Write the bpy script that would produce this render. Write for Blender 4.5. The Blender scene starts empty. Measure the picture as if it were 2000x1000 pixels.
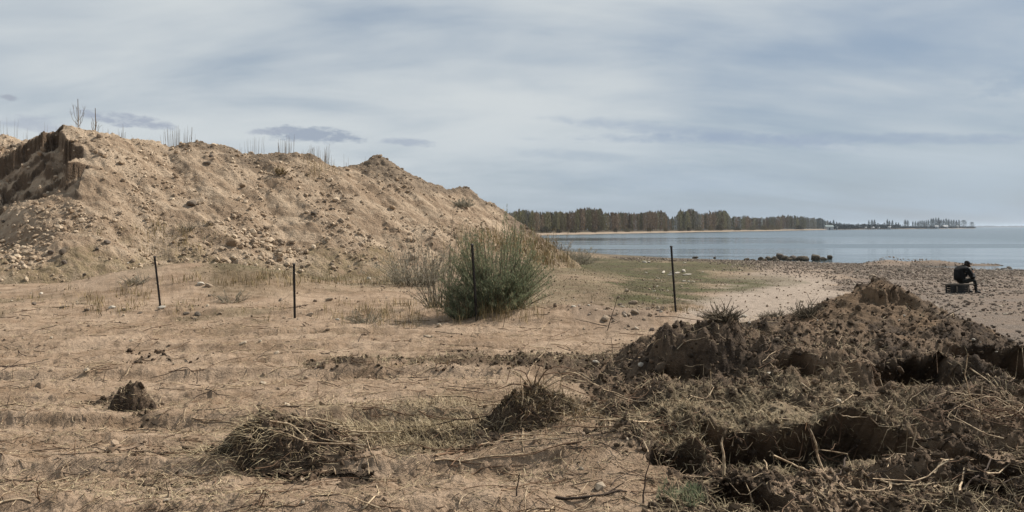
import bpy, math, random
import numpy as np
from mathutils import Vector, Matrix

# ------------------------------------------------------------------ camera, sky, sun, exposure
F = 1570.0                    # focal length in photo pixels (2000 wide)
HZ = 443.0                    # photo row of the horizon
EYE = 1.7
sc = bpy.context.scene
COL = sc.collection
cam = bpy.data.objects.new('camera', bpy.data.cameras.new('camera'))
COL.objects.link(cam)
cam.location = (0, 0, EYE)
cam.rotation_euler = (math.radians(90), 0, 0)
cam.data.sensor_width = 36.0
cam.data.lens = 36.0 * F / 2000.0
cam.data.shift_y = (HZ - 500.0) / 2000.0
cam.data.clip_start = 0.1
cam.data.clip_end = 40000
sc.camera = cam
sc.view_settings.view_transform = 'Standard'
sc.view_settings.look = 'None'
sc.view_settings.exposure = 0.46
sc.view_settings.gamma = 1.0
sc.view_settings.use_curve_mapping = False
sc.cycles.max_bounces = 6
sc.cycles.transparent_max_bounces = 8

SUN_AZ, SUN_EL = 62.0, 44.0
sun = bpy.data.objects.new('sun', bpy.data.lights.new('sun', 'SUN'))
COL.objects.link(sun)
sun.data.energy = 5.0
sun.data.angle = math.radians(0.9)
sun.data.color = (1.0, 0.93, 0.83)
_sd = Vector((math.sin(math.radians(SUN_AZ)) * math.cos(math.radians(SUN_EL)),
              math.cos(math.radians(SUN_AZ)) * math.cos(math.radians(SUN_EL)),
              math.sin(math.radians(SUN_EL))))
sun.rotation_euler = _sd.to_track_quat('Z', 'Y').to_euler()


class NT:
    """small helper for node trees"""
    def __init__(s, tree):
        s.t = tree
        s.n = tree.nodes
        s.l = tree.links

    def new(s, typ, **kw):
        nd = s.n.new(typ)
        for k, v in kw.items():
            setattr(nd, k, v)
        return nd

    def put(s, sock, val):
        if val is None:
            return
        if isinstance(val, bpy.types.NodeSocket):
            s.l.new(val, sock)
        else:
            if isinstance(val, (tuple, list)) and len(val) == 3 and sock.type == 'RGBA':
                val = (*val, 1.0)
            sock.default_value = val

    def math(s, op, a, b=None, c=None, clamp=False):
        nd = s.new('ShaderNodeMath', operation=op, use_clamp=clamp)
        s.put(nd.inputs[0], a)
        s.put(nd.inputs[1], b)
        s.put(nd.inputs[2], c)
        return nd.outputs[0]

    def vmath(s, op, a, b=None):
        nd = s.new('ShaderNodeVectorMath', operation=op)
        s.put(nd.inputs[0], a)
        s.put(nd.inputs[1], b)
        return nd.outputs[0]

    def mix(s, f, a, b, mode='MIX'):
        nd = s.new('ShaderNodeMix', data_type='RGBA', blend_type=mode)
        s.put(nd.inputs[0], f)
        s.put(nd.inputs[6], a)
        s.put(nd.inputs[7], b)
        return nd.outputs[2]

    def ramp(s, v, lo, hi, a=0.0, b=1.0, smooth=True):
        nd = s.new('ShaderNodeMapRange', interpolation_type='SMOOTHSTEP' if smooth else 'LINEAR')
        nd.clamp = True
        s.put(nd.inputs[0], v)
        s.put(nd.inputs[1], lo)
        s.put(nd.inputs[2], hi)
        s.put(nd.inputs[3], a)
        s.put(nd.inputs[4], b)
        return nd.outputs[0]

    def noise(s, vec, scale, detail=4, rough=0.55, dist=0.0, out=0):
        nd = s.new('ShaderNodeTexNoise')
        s.put(nd.inputs['Vector'], vec)
        nd.inputs['Scale'].default_value = scale
        nd.inputs['Detail'].default_value = detail
        nd.inputs['Roughness'].default_value = rough
        nd.inputs['Distortion'].default_value = dist
        return nd.outputs[out]

    def scale(s, vec, sx, sy, sz, loc=(0, 0, 0), rot=(0, 0, 0)):
        nd = s.new('ShaderNodeMapping')
        s.put(nd.inputs[0], vec)
        nd.inputs['Location'].default_value = loc
        nd.inputs['Rotation'].default_value = rot
        nd.inputs['Scale'].default_value = (sx, sy, sz)
        return nd.outputs[0]


world = bpy.data.worlds.new("World")
sc.world = world
world.use_nodes = True
w = NT(world.node_tree)
w.n.clear()
sky = w.new('ShaderNodeTexSky', sky_type='NISHITA')
sky.sun_disc = False
sky.sun_elevation = math.radians(SUN_EL)
sky.sun_rotation = math.radians(SUN_AZ)
geo = w.new('ShaderNodeTexCoord')
sep = w.new('ShaderNodeSeparateXYZ')
dirn = geo.outputs['Generated']
w.l.new(dirn, sep.inputs[0])
dx, dy, dz = sep.outputs
zz = w.math('ADD', w.math('MAXIMUM', dz, 0.0), 0.30)
comb = w.new('ShaderNodeCombineXYZ')
w.l.new(w.math('DIVIDE', dx, zz), comb.inputs[0])
w.l.new(w.math('DIVIDE', dy, zz), comb.inputs[1])
q = comb.outputs[0]
# high thin overcast with wisps: two sheets of noise on a flat layer
n1 = w.noise(w.scale(q, 0.9, 1.3, 1, loc=(3.1, 1.7, 0), rot=(0, 0, -0.35)), 0.9, 5, 0.5, 0.3)
n2 = w.noise(w.scale(q, 0.8, 2.0, 1, loc=(9.1, 4.7, 0), rot=(0, 0, 0.35)), 1.5, 6, 0.52, 0.5)
n3 = w.noise(w.scale(q, 0.5, 1.6, 1, loc=(1.1, 8.7, 0), rot=(0, 0, 0.15)), 3.5, 6, 0.55, 0.4)
cov = w.math('ADD', w.math('MULTIPLY', w.math('SUBTRACT', n1, 0.5), 1.5), w.math('MULTIPLY_ADD', w.math('SUBTRACT', n2, 0.5), 1.1, 0.70))
cov = w.math('ADD', cov, w.math('MULTIPLY', w.math('SUBTRACT', n3, 0.45), 0.45))
cov = w.math('SUBTRACT', cov, w.math('MULTIPLY', dx, 0.36))     # the veil is thicker on the left
cov = w.ramp(cov, 0.12, 1.08)
blue = w.mix(1.0, sky.outputs[0], (0.055, 0.055, 0.055), 'MULTIPLY')
blue = w.mix(0.66, blue, (0.29, 0.375, 0.49))
# low in the sky the veil takes on the blue grey of the far air
lowf = w.ramp(dz, 0.0, 0.16, 1.0, 0.0)
rightf = w.ramp(dx, -0.25, 0.35)
veil = w.mix(w.math('MULTIPLY', lowf, w.math('MULTIPLY_ADD', rightf, 0.75, 0.10)), (0.57, 0.61, 0.63), (0.35, 0.44, 0.535))
col = w.mix(cov, blue, veil)
# small low clouds and a long darker streak, each a soft ellipse in the direction of the sky
ay = w.math('MAXIMUM', dy, 0.05)
uu = w.math('DIVIDE', dx, ay)
vv = w.math('DIVIDE', dz, ay)
wob = w.noise(w.scale(dirn, 1, 1, 3.5), 26, 6, 0.65, 0.3)
wob = w.math('SUBTRACT', wob, 0.5)
wob2 = w.math('SUBTRACT', w.noise(w.scale(dirn, 1, 1, 2.2, loc=(4, 2, 1)), 60, 4, 0.6), 0.5)
front = w.ramp(dy, 0.1, 0.3)
for (px, py, rx, ry, tilt, amt, soft, colr) in (
        (250, 236, 82, 11, 0.13, 0.85, 0.5, (0.33, 0.37, 0.45)),
        (75, 243, 62, 14, 0.1, 0.6, 0.7, (0.36, 0.40, 0.48)),
        (15, 191, 16, 5, 0.1, 0.8, 0.6, (0.33, 0.36, 0.42)),
        (612, 263, 84, 14, 0.05, 0.9, 0.5, (0.30, 0.35, 0.43)),
        (532, 257, 40, 6, -0.05, 0.7, 0.6, (0.36, 0.40, 0.47)),
        (795, 278, 46, 7, 0.08, 0.8, 0.6, (0.36, 0.41, 0.49)),
        (1380, 262, 230, 11, 0.10, 0.5, 1.2, (0.29, 0.36, 0.47)),
        (1640, 271, 420, 9, 0.0, 0.6, 1.2, (0.29, 0.36, 0.47)),
        (1120, 303, 110, 8, 0.06, 0.35, 1.0, (0.33, 0.40, 0.49)),
        (1990, 158, 85, 22, -0.1, 0.6, 1.0, (0.30, 0.38, 0.48)),
        (1330, 350, 190, 24, 0.0, 0.3, 1.3, (0.31, 0.39, 0.49))):
    u0, v0 = (px - 1000) / F, (HZ - py) / F
    du = w.math('SUBTRACT', uu, u0)
    dv = w.math('ADD', w.math('SUBTRACT', vv, v0), w.math('MULTIPLY', du, tilt))
    a = w.math('DIVIDE', du, rx / F)
    b = w.math('DIVIDE', dv, ry / F)
    e = w.math('ADD', w.math('MULTIPLY', a, a), w.math('MULTIPLY', b, b))
    e = w.math('ADD', e, w.math('MULTIPLY', wob, 4.5))
    e = w.math('ADD', e, w.math('MULTIPLY', wob2, 3.0))
    m = w.ramp(e, 0.6 - soft * 0.9, 1.3 + soft, amt, 0.0)
    col = w.mix(w.math('MULTIPLY', m, front), col, colr)
bg = w.new('ShaderNodeBackground')
w.l.new(col, bg.inputs[0])
bg.inputs[1].default_value = 0.80
wo = w.new('ShaderNodeOutputWorld')
w.l.new(bg.outputs[0], wo.inputs[0])

# ------------------------------------------------------------------ numeric helpers
rng = np.random.default_rng(11)
random.seed(5)


def _hash(ix, iy, seed):
    h = (ix.astype(np.int64) * 374761393 + iy.astype(np.int64) * 668265263 + seed * 982451653) & 0xffffffff
    h = ((h ^ (h >> 13)) * 1274126177) & 0xffffffff
    return ((h ^ (h >> 16)) & 0xffffff) / float(0xffffff)


def vnoise(x, y, seed=0):
    """gradient noise, about -0.7..0.7"""
    x = np.asarray(x, float)
    y = np.asarray(y, float)
    ix = np.floor(x)
    iy = np.floor(y)
    fx = x - ix
    fy = y - iy
    u = fx * fx * fx * (fx * (fx * 6 - 15) + 10)
    v = fy * fy * fy * (fy * (fy * 6 - 15) + 10)

    def g(ox, oy):
        a = _hash(ix + ox, iy + oy, seed) * 2 * np.pi
        return np.cos(a) * (fx - ox) + np.sin(a) * (fy - oy)
    a = g(0, 0) * (1 - u) + g(1, 0) * u
    b = g(0, 1) * (1 - u) + g(1, 1) * u
    return a * (1 - v) + b * v


def fbm(x, y, wl, octs=4, seed=0, gain=0.5):
    s = 0
    a = 1.0
    f = 1.0 / wl
    for i in range(octs):
        s = s + a * vnoise(x * f + 13.7 * i, y * f - 7.3 * i, seed + i)
        a *= gain
        f *= 2.03
    return s


def cell(x, y, wl, seed=0):
    """distance to the nearest jittered point: 0 at a clod's centre, about 1 in the joints"""
    x = np.asarray(x, float) / wl
    y = np.asarray(y, float) / wl
    ix = np.floor(x)
    iy = np.floor(y)
    d = np.full(x.shape, 9.0)
    for ox in (-1, 0, 1):
        for oy in (-1, 0, 1):
            cx = ix + ox + _hash(ix + ox, iy + oy, seed)
            cy = iy + oy + _hash(ix + ox, iy + oy, seed + 77)
            d = np.minimum(d, (x - cx) ** 2 + (y - cy) ** 2)
    return np.sqrt(d)


def sm(x):
    x = np.clip(x, 0, 1)
    return x * x * (3 - 2 * x)


def interp(x, pts):
    p = np.array(pts, float)
    return np.interp(x, p[:, 0], p[:, 1])


def polymask(px, py, poly, soft):
    """1 inside the polygon, fading over soft"""
    P = np.array(poly, float)
    inside = np.zeros(px.shape, bool)
    dmin = np.full(px.shape, 1e9)
    n = len(P)
    for i in range(n):
        x1, y1 = P[i]
        x2, y2 = P[(i + 1) % n]
        c = ((y1 > py) != (y2 > py))
        with np.errstate(divide='ignore', invalid='ignore'):
            xi = (x2 - x1) * (py - y1) / (y2 - y1 + 1e-12) + x1
        inside ^= c & (px < xi)
        ex, ey = x2 - x1, y2 - y1
        t = np.clip(((px - x1) * ex + (py - y1) * ey) / (ex * ex + ey * ey), 0, 1)
        d = np.hypot(px - x1 - t * ex, py - y1 - t * ey)
        dmin = np.minimum(dmin, d)
    sd = np.where(inside, dmin, -dmin)
    return sm(sd / soft * 0.5 + 0.5)


def blob(px, py, cx, cy, rx, ry, p=1.0):
    return np.exp(-(((px - cx) / rx) ** 2 + ((py - cy) / ry) ** 2) ** p)


# ------------------------------------------------------------------ the lie of the land
SHORE = [(-400, 900), (-200, 420), (-60, 250), (0, 122), (9, 97), (15.5, 81), (26.6, 69.5), (30, 66.5), (31.5, 58.5), (37, 57.5),
         (60, 52), (120, 35), (400, -60), (4000, -500)]
WATER_Z = -1.4


def base(X, Y):
    Ys = interp(X, SHORE)
    t = Y / np.maximum(Ys, 8)
    z = interp(t, [(-50, 0.4), (0, 0.0), (0.15, -0.03), (0.22, -0.12), (0.42, -0.5), (0.62, -0.85), (0.85, -1.2), (1.0, -1.4), (1.2, -1.75), (2, -3.2), (50, -4)])
    low = -0.36 * sm((Y - 9.3) / 3.5) * sm((X - 2.0) / 4.5) * (1 - sm((t - 0.35) / 0.45))
    z = z + low
    z = z - (Y < Ys) * 0 + np.where(Ys <= 8, np.where(Y > Ys, -np.minimum((Y - Ys) * 0.02, 3), 0), 0)
    bar = 0.66 * np.exp(-((Y - 64.0 - 0.1 * (X - 33)) / 0.9) ** 2) * sm((X - 27) / 3) * (1 - 0.45 * sm((X - 33.5) / 3)) * (1 - sm((X - 38.5) / 2))
    return z + bar


def pseudo(X, Y):
    """where a ground point without relief lies, in photo columns and rows: only used to lay out zones"""
    Yp = np.maximum(Y, 0.8)
    return 1000 + F * X / Yp, HZ + F * (EYE - base(X, Y)) / Yp


def at(px, py, z=0.0):
    Y = (EYE - z) * F / (py - HZ)
    return (px - 1000) / F * Y, Y


DARK = [(1120, 742), (1190, 700), (1290, 680), (1420, 684), (1620, 690), (1850, 690), (1960, 735), (2300, 800), (2300, 1300), (1480, 1300), (1400, 1060), (1330, 965),
        (1260, 905), (1180, 860), (1150, 800)]


def zones(X, Y):
    px, py = pseudo(X, Y)
    wx = fbm(X, Y, 0.9, 4, 3) * 55
    wy = fbm(X, Y, 0.9, 4, 9) * 28
    near = np.clip(9.0 / np.maximum(Y, 1), 0.2, 2)
    qx, qy = px + wx * near, py + wy * near
    infront = (Y > 1.0)
    dark = polymask(qx, qy, DARK, 34) * infront
    sandp = np.maximum.reduce([
        0.9 * polymask(qx, qy, [(1190, 838), (1290, 815), (1350, 820), (1330, 838), (1230, 848)], 16),
        0.9 * blob(qx, qy, 1545, 852, 95, 22, 2),
        0.9 * blob(qx, qy, 1905, 915, 110, 26, 2),
        0.55 * blob(qx, qy, 1250, 950, 90, 45, 2)])
    strawz = np.maximum(polymask(qx, qy, [(1170, 832), (1320, 800), (1520, 815), (1790, 838), (1840, 880), (1640, 905), (1400, 915), (1290, 885)], 26),
                        0.85 * polymask(qx, qy, [(620, 812), (800, 790), (960, 800), (920, 890), (740, 890)], 26))
    fore = np.maximum.reduce([      # smaller patches of dug earth on the sand
        0.9 * polymask(px + wx * 0.5, py + wy * 0.35, [(590, 708), (760, 700), (1010, 695), (1190, 690), (1190, 742), (960, 722), (700, 720), (600, 716)], 9),
        0.9 * polymask(qx, qy, [(460, 880), (560, 865), (690, 872), (700, 900), (600, 920), (470, 912)], 18),
        0.8 * polymask(qx, qy, [(860, 840), (1000, 815), (1130, 810), (1120, 850), (1030, 890), (900, 885), (800, 880)], 20),
        0.9 * blob(qx, qy, 235, 800, 55, 10, 2),
        0.55 * blob(qx, qy, 330, 890, 130, 14, 2),
        0.6 * blob(qx, qy, 1300, 985, 50, 25, 2),
        0.45 * blob(qx, qy, 280, 700, 60, 7, 2),
        0.3 * blob(qx, qy, 250, 640, 140, 5, 2)])
    relief = dark * (1 - 0.95 * sandp)
    relief = np.maximum(relief, 0.33 * fore * infront)
    dark = np.maximum(dark * (1 - 0.95 * sandp), fore * infront)
    dark = dark * (1 - 0.5 * strawz)
    dark = dark * (1 - 0.72 * blob(px, py, 1600, 965, 170, 70, 2) - 0.45 * blob(px, py, 1930, 960, 60, 50, 2))
    tn = fbm(X, Y, 5.0, 4, 21)
    turf = polymask(px + tn * 60, py + tn * 10, [(1100, 499), (1240, 501), (1450, 508), (1500, 520), (1390, 538), (1560, 548), (1420, 572),
                                               (1290, 600), (1230, 602), (1180, 575), (1220, 545), (1100, 528)], 14) * sm((tn + 0.75) / 0.5)
    turf = np.maximum(turf, 0.75 * polymask(px + tn * 60, py + tn * 10, [(380, 552), (560, 536), (860, 530), (880, 556), (640, 566), (430, 585)], 16) * sm((tn + 0.5) / 0.5))
    turf = np.maximum(turf, 0.55 * polymask(px + tn * 60, py + tn * 10, [(1040, 535), (1300, 540), (1300, 600), (1050, 600)], 30) * sm((tn + 0.3) / 0.5))
    turf = np.maximum(turf, 0.35 * sm((fbm(X, Y, 2.2, 4, 31) - 0.1) / 0.3) * sm((py - 545) / 20) * (1 - sm((py - 640) / 20)) * (px < 850))
    gravel = polymask(px + fbm(X, Y, 3, 3, 41) * 90, py, [(1500, 500), (2600, 500), (2600, 760), (1700, 760), (1650, 590), (1640, 545), (1560, 530), (1430, 515)], 26)
    fld = (0.5 + 0.5 * sm((fbm(X, Y, 6, 4, 45) + 0.35) / 0.5)) * polymask(px + wx, py, [(1010, 505), (1250, 500), (1340, 600), (1130, 612), (1040, 610)], 16)
    turf = np.maximum(turf, 0.62 * fld)
    gravel = np.maximum(gravel, (X > 9) * sm((Y - 60) / 10) * 0.8)
    gravel = np.maximum(gravel, 0.4 * polymask(qx, qy, [(1110, 612), (1180, 594), (1290, 596), (1320, 625), (1230, 650), (1120, 640)], 16))
    pale = polymask(px + fbm(X, Y, 3, 3, 51) * 60, py, [(1330, 600), (1400, 560), (1500, 525), (1620, 535), (1700, 600), (1700, 640), (1330, 640)], 22)
    wet = sm((WATER_Z + 0.10 - base(X, Y)) / 0.08)
    return dict(px=px, py=py, relief=relief, dark=dark, turf=turf * infront, gravel=gravel * infront, pale=pale * infront, straw=strawz * infront, wet=wet, sandp=sandp)


def bump(X, Y, cx, cy, rx, ry, h, rot=0.0, p=1.0):
    c, s = math.cos(rot), math.sin(rot)
    a = (X - cx) * c + (Y - cy) * s
    b = -(X - cx) * s + (Y - cy) * c
    return h * np.exp(-((a / rx) ** 2 + (b / ry) ** 2) ** p)


def hollows(X, Y):
    n = fbm(X, Y, 0.5, 3, 95) * 0.35
    return (bump(X + n, Y + n, 3.98, 7.75, 0.50, 0.36, 0.60, 0.1, 3.5) + bump(X + n, Y, 5.15, 8.35, 0.55, 0.45, 0.60, 0.1, 3.5)
            + bump(X + 0.6 * n, Y, 1.72, 8.25, 0.24, 0.24, 0.42, 0.1, 3) + bump(X + n, Y, 3.35, 8.75, 0.34, 0.16, 0.26, 0.1, 3) + bump(X, Y + n, 2.9, 7.75, 0.30, 0.16, 0.22, -0.3, 3))


def pits(X, Y):
    return (bump(X, Y, 1.50, 5.10, 0.23, 0.28, 0.60, 0.2, 4) + bump(X, Y, 1.18, 5.75, 0.20, 0.14, 0.28, 0.4, 3) + bump(X, Y, 3.05, 5.2, 0.30, 0.20, 0.40, 0.3, 3))


LEDGE = [(1.6, 6.35), (2.2, 6.4), (2.8, 6.5), (3.35, 6.25), (3.7, 5.9)]


def undercut(X, Y):
    """how far broken faces are washed back under their lip"""
    near = (Y > 4) & (Y < 10.5) & (X > 0.5)
    o = np.zeros(np.shape(X))
    if near.any():
        x, y = X[near], Y[near]
        o[near] = 1.05 * hollows(x, y) + 0.95 * pits(x, y) - 0.85 * scarp(x, y, LEDGE, 0.42, 0.7, 0.06, 0.25)
    return o


def scarp(X, Y, pts, drop, width, back, fade):
    """a broken edge: pts are (X, Y) of its top; ground in front falls by drop, recovering over `width`"""
    P = np.array(pts, float)
    P = P[np.argsort(P[:, 0])]
    n = fbm(X, Y, 0.35, 3, 91) * 0.16
    yl = np.interp(X, P[:, 0], P[:, 1]) + n
    s = yl - Y                        # >0 in front of the edge
    win = sm((X - P[0, 0] + fade) / fade) * sm((P[-1, 0] + fade - X) / fade)
    return -drop * win * sm(s / back) * (1 - sm((s - back) / width))


def ground(X, Y, Z=None, fine=True):
    z = base(X, Y)
    Zn = Z if Z is not None else zones(X, Y)
    px, py = Zn['px'], Zn['py']
    R = np.hypot(X, Y)
    dark, gravel, turf = Zn['dark'], Zn['gravel'], Zn['turf']
    # the dug bank on the right
    mx = sm((px + fbm(X, Y, 1.2, 3, 61) * 70 - 1150) / 190) * (Y > 1)
    hb = interp(Y, [(0, 0), (4.5, 0.02), (5.4, 0.0), (6.2, 0.02), (6.6, 0.2), (7.3, 0.24), (8, 0.26), (9, 0.34), (10.0, 0.40), (10.8, 0.40), (12.0, 0.0)])
    hb = hb * mx * (0.75 + 0.5 * sm((X - 1.0) / 3)) * (1 - 0.9 * sm((X - 4.9 - 0.5 * (10.5 - Y)) / 1.1) * sm((Y - 7.5) / 1.5))
    z = z + hb
    z = z + bump(X + 0.4 * fbm(X, Y, 0.4, 3, 97), Y, 2.15, 8.9, 0.42, 0.50, 0.31, 0.3, 3.0)       # lump with the dark left face
    z = z + bump(X, Y, 2.75, 8.5, 0.75, 0.45, 0.14, -0.4, 1.3)
    z = z + bump(X, Y, 1.72, 9.6, 0.55, 0.5, 0.16, 0.0, 1.3)
    z = z - bump(X, Y, 1.75, 8.15, 0.24, 0.28, 0.12, 0, 2.5)
    z = z - bump(X, Y, 1.25, 8.6, 0.3, 0.2, 0.12, 0, 1.6)
    z = z - hollows(X, Y)
    z = z + bump(X, Y, 3.2, 7.6, 0.35, 0.2, 0.12, 0.1, 1.6)
    z = z - bump(X, Y, 3.35, 7.3, 0.25, 0.15, 0.16, 0.1, 1.6)
    z = z - bump(X, Y, 5.2, 7.4, 0.45, 0.5, 0.35, 0.1, 2.2)
    z = z + scarp(X, Y, LEDGE, 0.42, 0.7, 0.06, 0.25)
    z = z - pits(X, Y)      # black pits near the bottom edge
    z = z + bump(X, Y, 1.38, 5.9, 0.16, 0.2, 0.12, 0.2, 1.5)
    z = z + bump(X, Y, 1.95, 6.0, 0.3, 0.2, 0.08, 0.0, 1.5)
    z = z + bump(X, Y, 2.95, 5.6, 0.45, 0.18, 0.14, 0.2, 1.6)
    z = z + bump(X, Y, 2.35, 6.95, 0.45, 0.22, 0.05, 0, 1.5)        # bare sand hump among the straw
    # root clump's sandy tail, the sand swell by the bush and the berm line
    z = z + bump(X, Y, 0.55, 6.45, 0.75, 0.55, 0.16, 0.1, 1.2)
    z = z + bump(X, Y, 0.75, 5.9, 0.5, 0.35, 0.08, 0.1, 1.2)
    z = z + bump(X, Y, 0.55, 14.6, 1.3, 0.8, 0.20, 0, 1.4)
    z = z + bump(X, Y, 2.3, 15.0, 1.5, 0.9, 0.17, 0, 1.4)
    z = z + bump(X, Y, -8.5, 21.8, 3.2, 2.3, 0.75, 0, 1.3)          # low sand swell in front of the hill
    yb = 15.9 + 0.25 * np.sin(X * 0.6) + fbm(X, Y, 2, 2, 71) * 0.3
    z = z + 0.10 * np.exp(-((Y - yb) / 0.35) ** 2) * (X < 0.5) * sm((X + 14) / 3)
    z = z + 0.07 * np.exp(-((Y - 9.9 - 0.05 * X) / 0.28) ** 2) * sm((X + 2.6) / 0.6) * (1 - sm((X - 1.4) / 0.5)) * (1 + 1.3 * fbm(X, Y, 0.3, 3, 72))
    # wheel-track terraces on the sandy flat, running from side to side
    flat = (1 - sm((px - 900) / 400)) * (Y > 2)
    for (yc, hh) in ((9.45, 0.07), (7.25, 0.085), (5.82, 0.075), (5.0, 0.05), (11.6, 0.05), (13.2, 0.045), (6.5, 0.03), (8.2, 0.03), (10.5, 0.03)):
        yl = yc + 0.03 * X + fbm(X, np.full_like(np.asarray(X, float), yc), 2.2, 3, int(yc * 10)) * 0.12 * yc / 6
        s = (Y - yl)
        z = z + flat * hh * (np.tanh(s / 0.06) * np.exp(-np.abs(s) / 0.45))
    if not fine:
        return z
    amp = 1 / (1 + (R / 60) ** 2)
    d = Zn['relief']
    sand = 1 - d
    near_ = 1 - sm((R - 14) / 14)
    z = z + 0.055 * fbm(X, Y, 2.3, 3, 101) * (1 - 0.4 * gravel) * amp
    foot = np.maximum(1 - cell(X, Y * 0.9, 0.55, 118) / 0.30, 0) * sm(fbm(X, Y, 1.6, 2, 119) * 3 + 0.5)
    z = z - sand * near_ * 0.035 * sm(foot * 1.4)
    z = z + sand * (0.040 * fbm(X, Y, 0.45, 4, 111) - 0.022 * np.maximum(fbm(X, Y, 0.22, 3, 112), 0.0)) * amp
    z = z + sand * near_ * 0.035 * np.maximum(fbm(X * 0.8, Y, 0.12, 4, 115, 0.62) + 0.9 * fbm(X, Y, 0.9, 2, 116) - 0.05, 0)
    z = z + sand * (0.018 * np.abs(fbm(X * 0.5, Y, 0.16, 3, 113))) * amp
    near = 1 - sm((R - 20) / 20)
    z = z + d * near * (0.17 * fbm(X, Y, 0.6, 5, 121, 0.58) + 0.035 * (0.5 - cell(X + 0.2 * fbm(X, Y, 0.3, 2, 5), Y, 0.30, 131))
                        - 0.13 * np.maximum(fbm(X, Y, 0.33, 3, 145), 0.06) + 0.05 * fbm(X, Y, 0.10, 4, 148, 0.65) + 0.016 * (0.5 - cell(X, Y, 0.06, 151)))
    z = z + gravel * near * 0.03 * fbm(X, Y, 0.3, 3, 161)
    z = z + turf * 0.05 * fbm(X, Y, 0.8, 3, 171)
    return z


RIDGE = [(-400, 262, 33), (-150, 262, 33.8), (0, 264, 35), (60, 272, 35.2), (105, 262, 34.5), (122, 246, 33.8), (140, 247, 33.7), (175, 250, 34), (260, 268, 34.6), (335, 287, 35.5),
         (360, 278, 35.8), (385, 274, 36), (425, 282, 36.3), (470, 299, 36.8), (520, 301, 37), (575, 296, 37.2), (610, 300, 37.7), (660, 327, 38.6), (690, 318, 39),
         (735, 309, 39.7), (765, 321, 40.3), (785, 337, 40.8), (815, 343, 41.4), (848, 364, 42), (870, 367, 42.8), (915, 368, 44.1),
         (942, 388, 44.7), (1000, 427, 46.6), (1034, 456, 48.4), (1050, 478, 49.4), (1054, 492, 49.6)]
_r = np.array(RIDGE, float)
_s = np.linspace(0, len(_r) - 1, 190)
_ri = np.stack([np.interp(_s, np.arange(len(_r)), _r[:, k]) for k in range(3)], 1)
RX = (_ri[:, 0] - 1000) / F * _ri[:, 2]
RY = _ri[:, 2]
RZ = EYE + (HZ - _ri[:, 1]) / F * _ri[:, 2]


def hill(X, Y, fine=True):
    X = np.asarray(X, float)
    Y = np.asarray(Y, float)
    sh = X.shape
    x, y = X.ravel(), Y.ravel()
    H = np.full(x.shape, -9.0)
    wx = x + 0.5 * fbm(x, y, 3.5, 3, 201)
    wy = y + 0.5 * fbm(x, y, 3.5, 3, 211)
    for a, b, c, pr in zip(RX, RY, RZ, _ri[:, 0]):
        dd = np.hypot(wx - a, wy - b)
        H = np.maximum(H, c - (0.62 + 0.12 * min(max((pr - 780) / 140, 0), 1)) * dd + 0.05 * (1 - np.exp(-dd)))
    # the foot runs out gently
    b0 = base(x, y)
    k = 0.45
    H = H + k * np.exp(-np.abs(H - b0) / k) * 0.6 * sm((H - b0 + 0.5) / 0.9)
    px = 1000 + F * x / np.maximum(y, 1)
    # dug-out hollow on the left with a steep shaded edge
    n = fbm(x, y, 0.9, 4, 221)
    ysc = interp(px + n * 48 + 14 * vnoise(y * 2.2, x * 0.3, 333), [(-400, 31.3), (-150, 32.0), (0, 33.0), (50, 33.35), (100, 34.0), (122, 33.85), (134, 32.8), (150, 31.2), (162, 29.6), (172, 27.5), (182, 24), (200, 15)]) + 0.5 * n
    E = sm((ysc - y) / 0.22) * (0.80 + 0.5 * sm((150 - px) / 420)) * sm((y - 28.8) / 3.2)
    H = H - E
    H = H - 2.0 * sm((165 - px) / 280) * sm((y - 24.5) / 3.5) * sm((ysc - y) / 2.8)
    ysc2 = ysc - 1.5 + 0.7 * fbm(x, y, 1.3, 3, 231)
    H = H - 0.28 * sm((ysc2 - y) / 0.16) * sm((165 - px) / 30) * sm((y - 29.5) / 1.5) * sm((n + 0.35) * 3)
    if fine:
        u = 0.8 * x - 0.6 * y
        v = 0.6 * x + 0.8 * y
        body = sm((H - b0 + 0.2) / 0.8)
        u2 = u + 1.5 * fbm(x, y, 4, 2, 236)
        H = H + body * (0.20 * fbm(u2 * 0.16, v, 1.3, 4, 241) + 0.16 * fbm(x, y, 1.6, 3, 251)
                        + 0.09 * fbm(u * 0.45, v, 0.5, 3, 261) + 0.10 * (0.45 - cell(u * 0.6 + 0.3 * n, v, 0.42, 271)) * sm(fbm(x, y, 3.0, 2, 275) * 2 + 0.6)
                        + 0.05 * (0.45 - cell(u * 0.7, v, 0.17, 281)) + 0.05 * fbm(u * 0.7, v, 0.25, 3, 285, 0.65))
        H = H - E * 0.25 * (cell(x, y, 0.6, 291) - 0.4)
    return H.reshape(sh)


CX, CY = (1722 - 1000) / F * 10.8, 10.8


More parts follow.
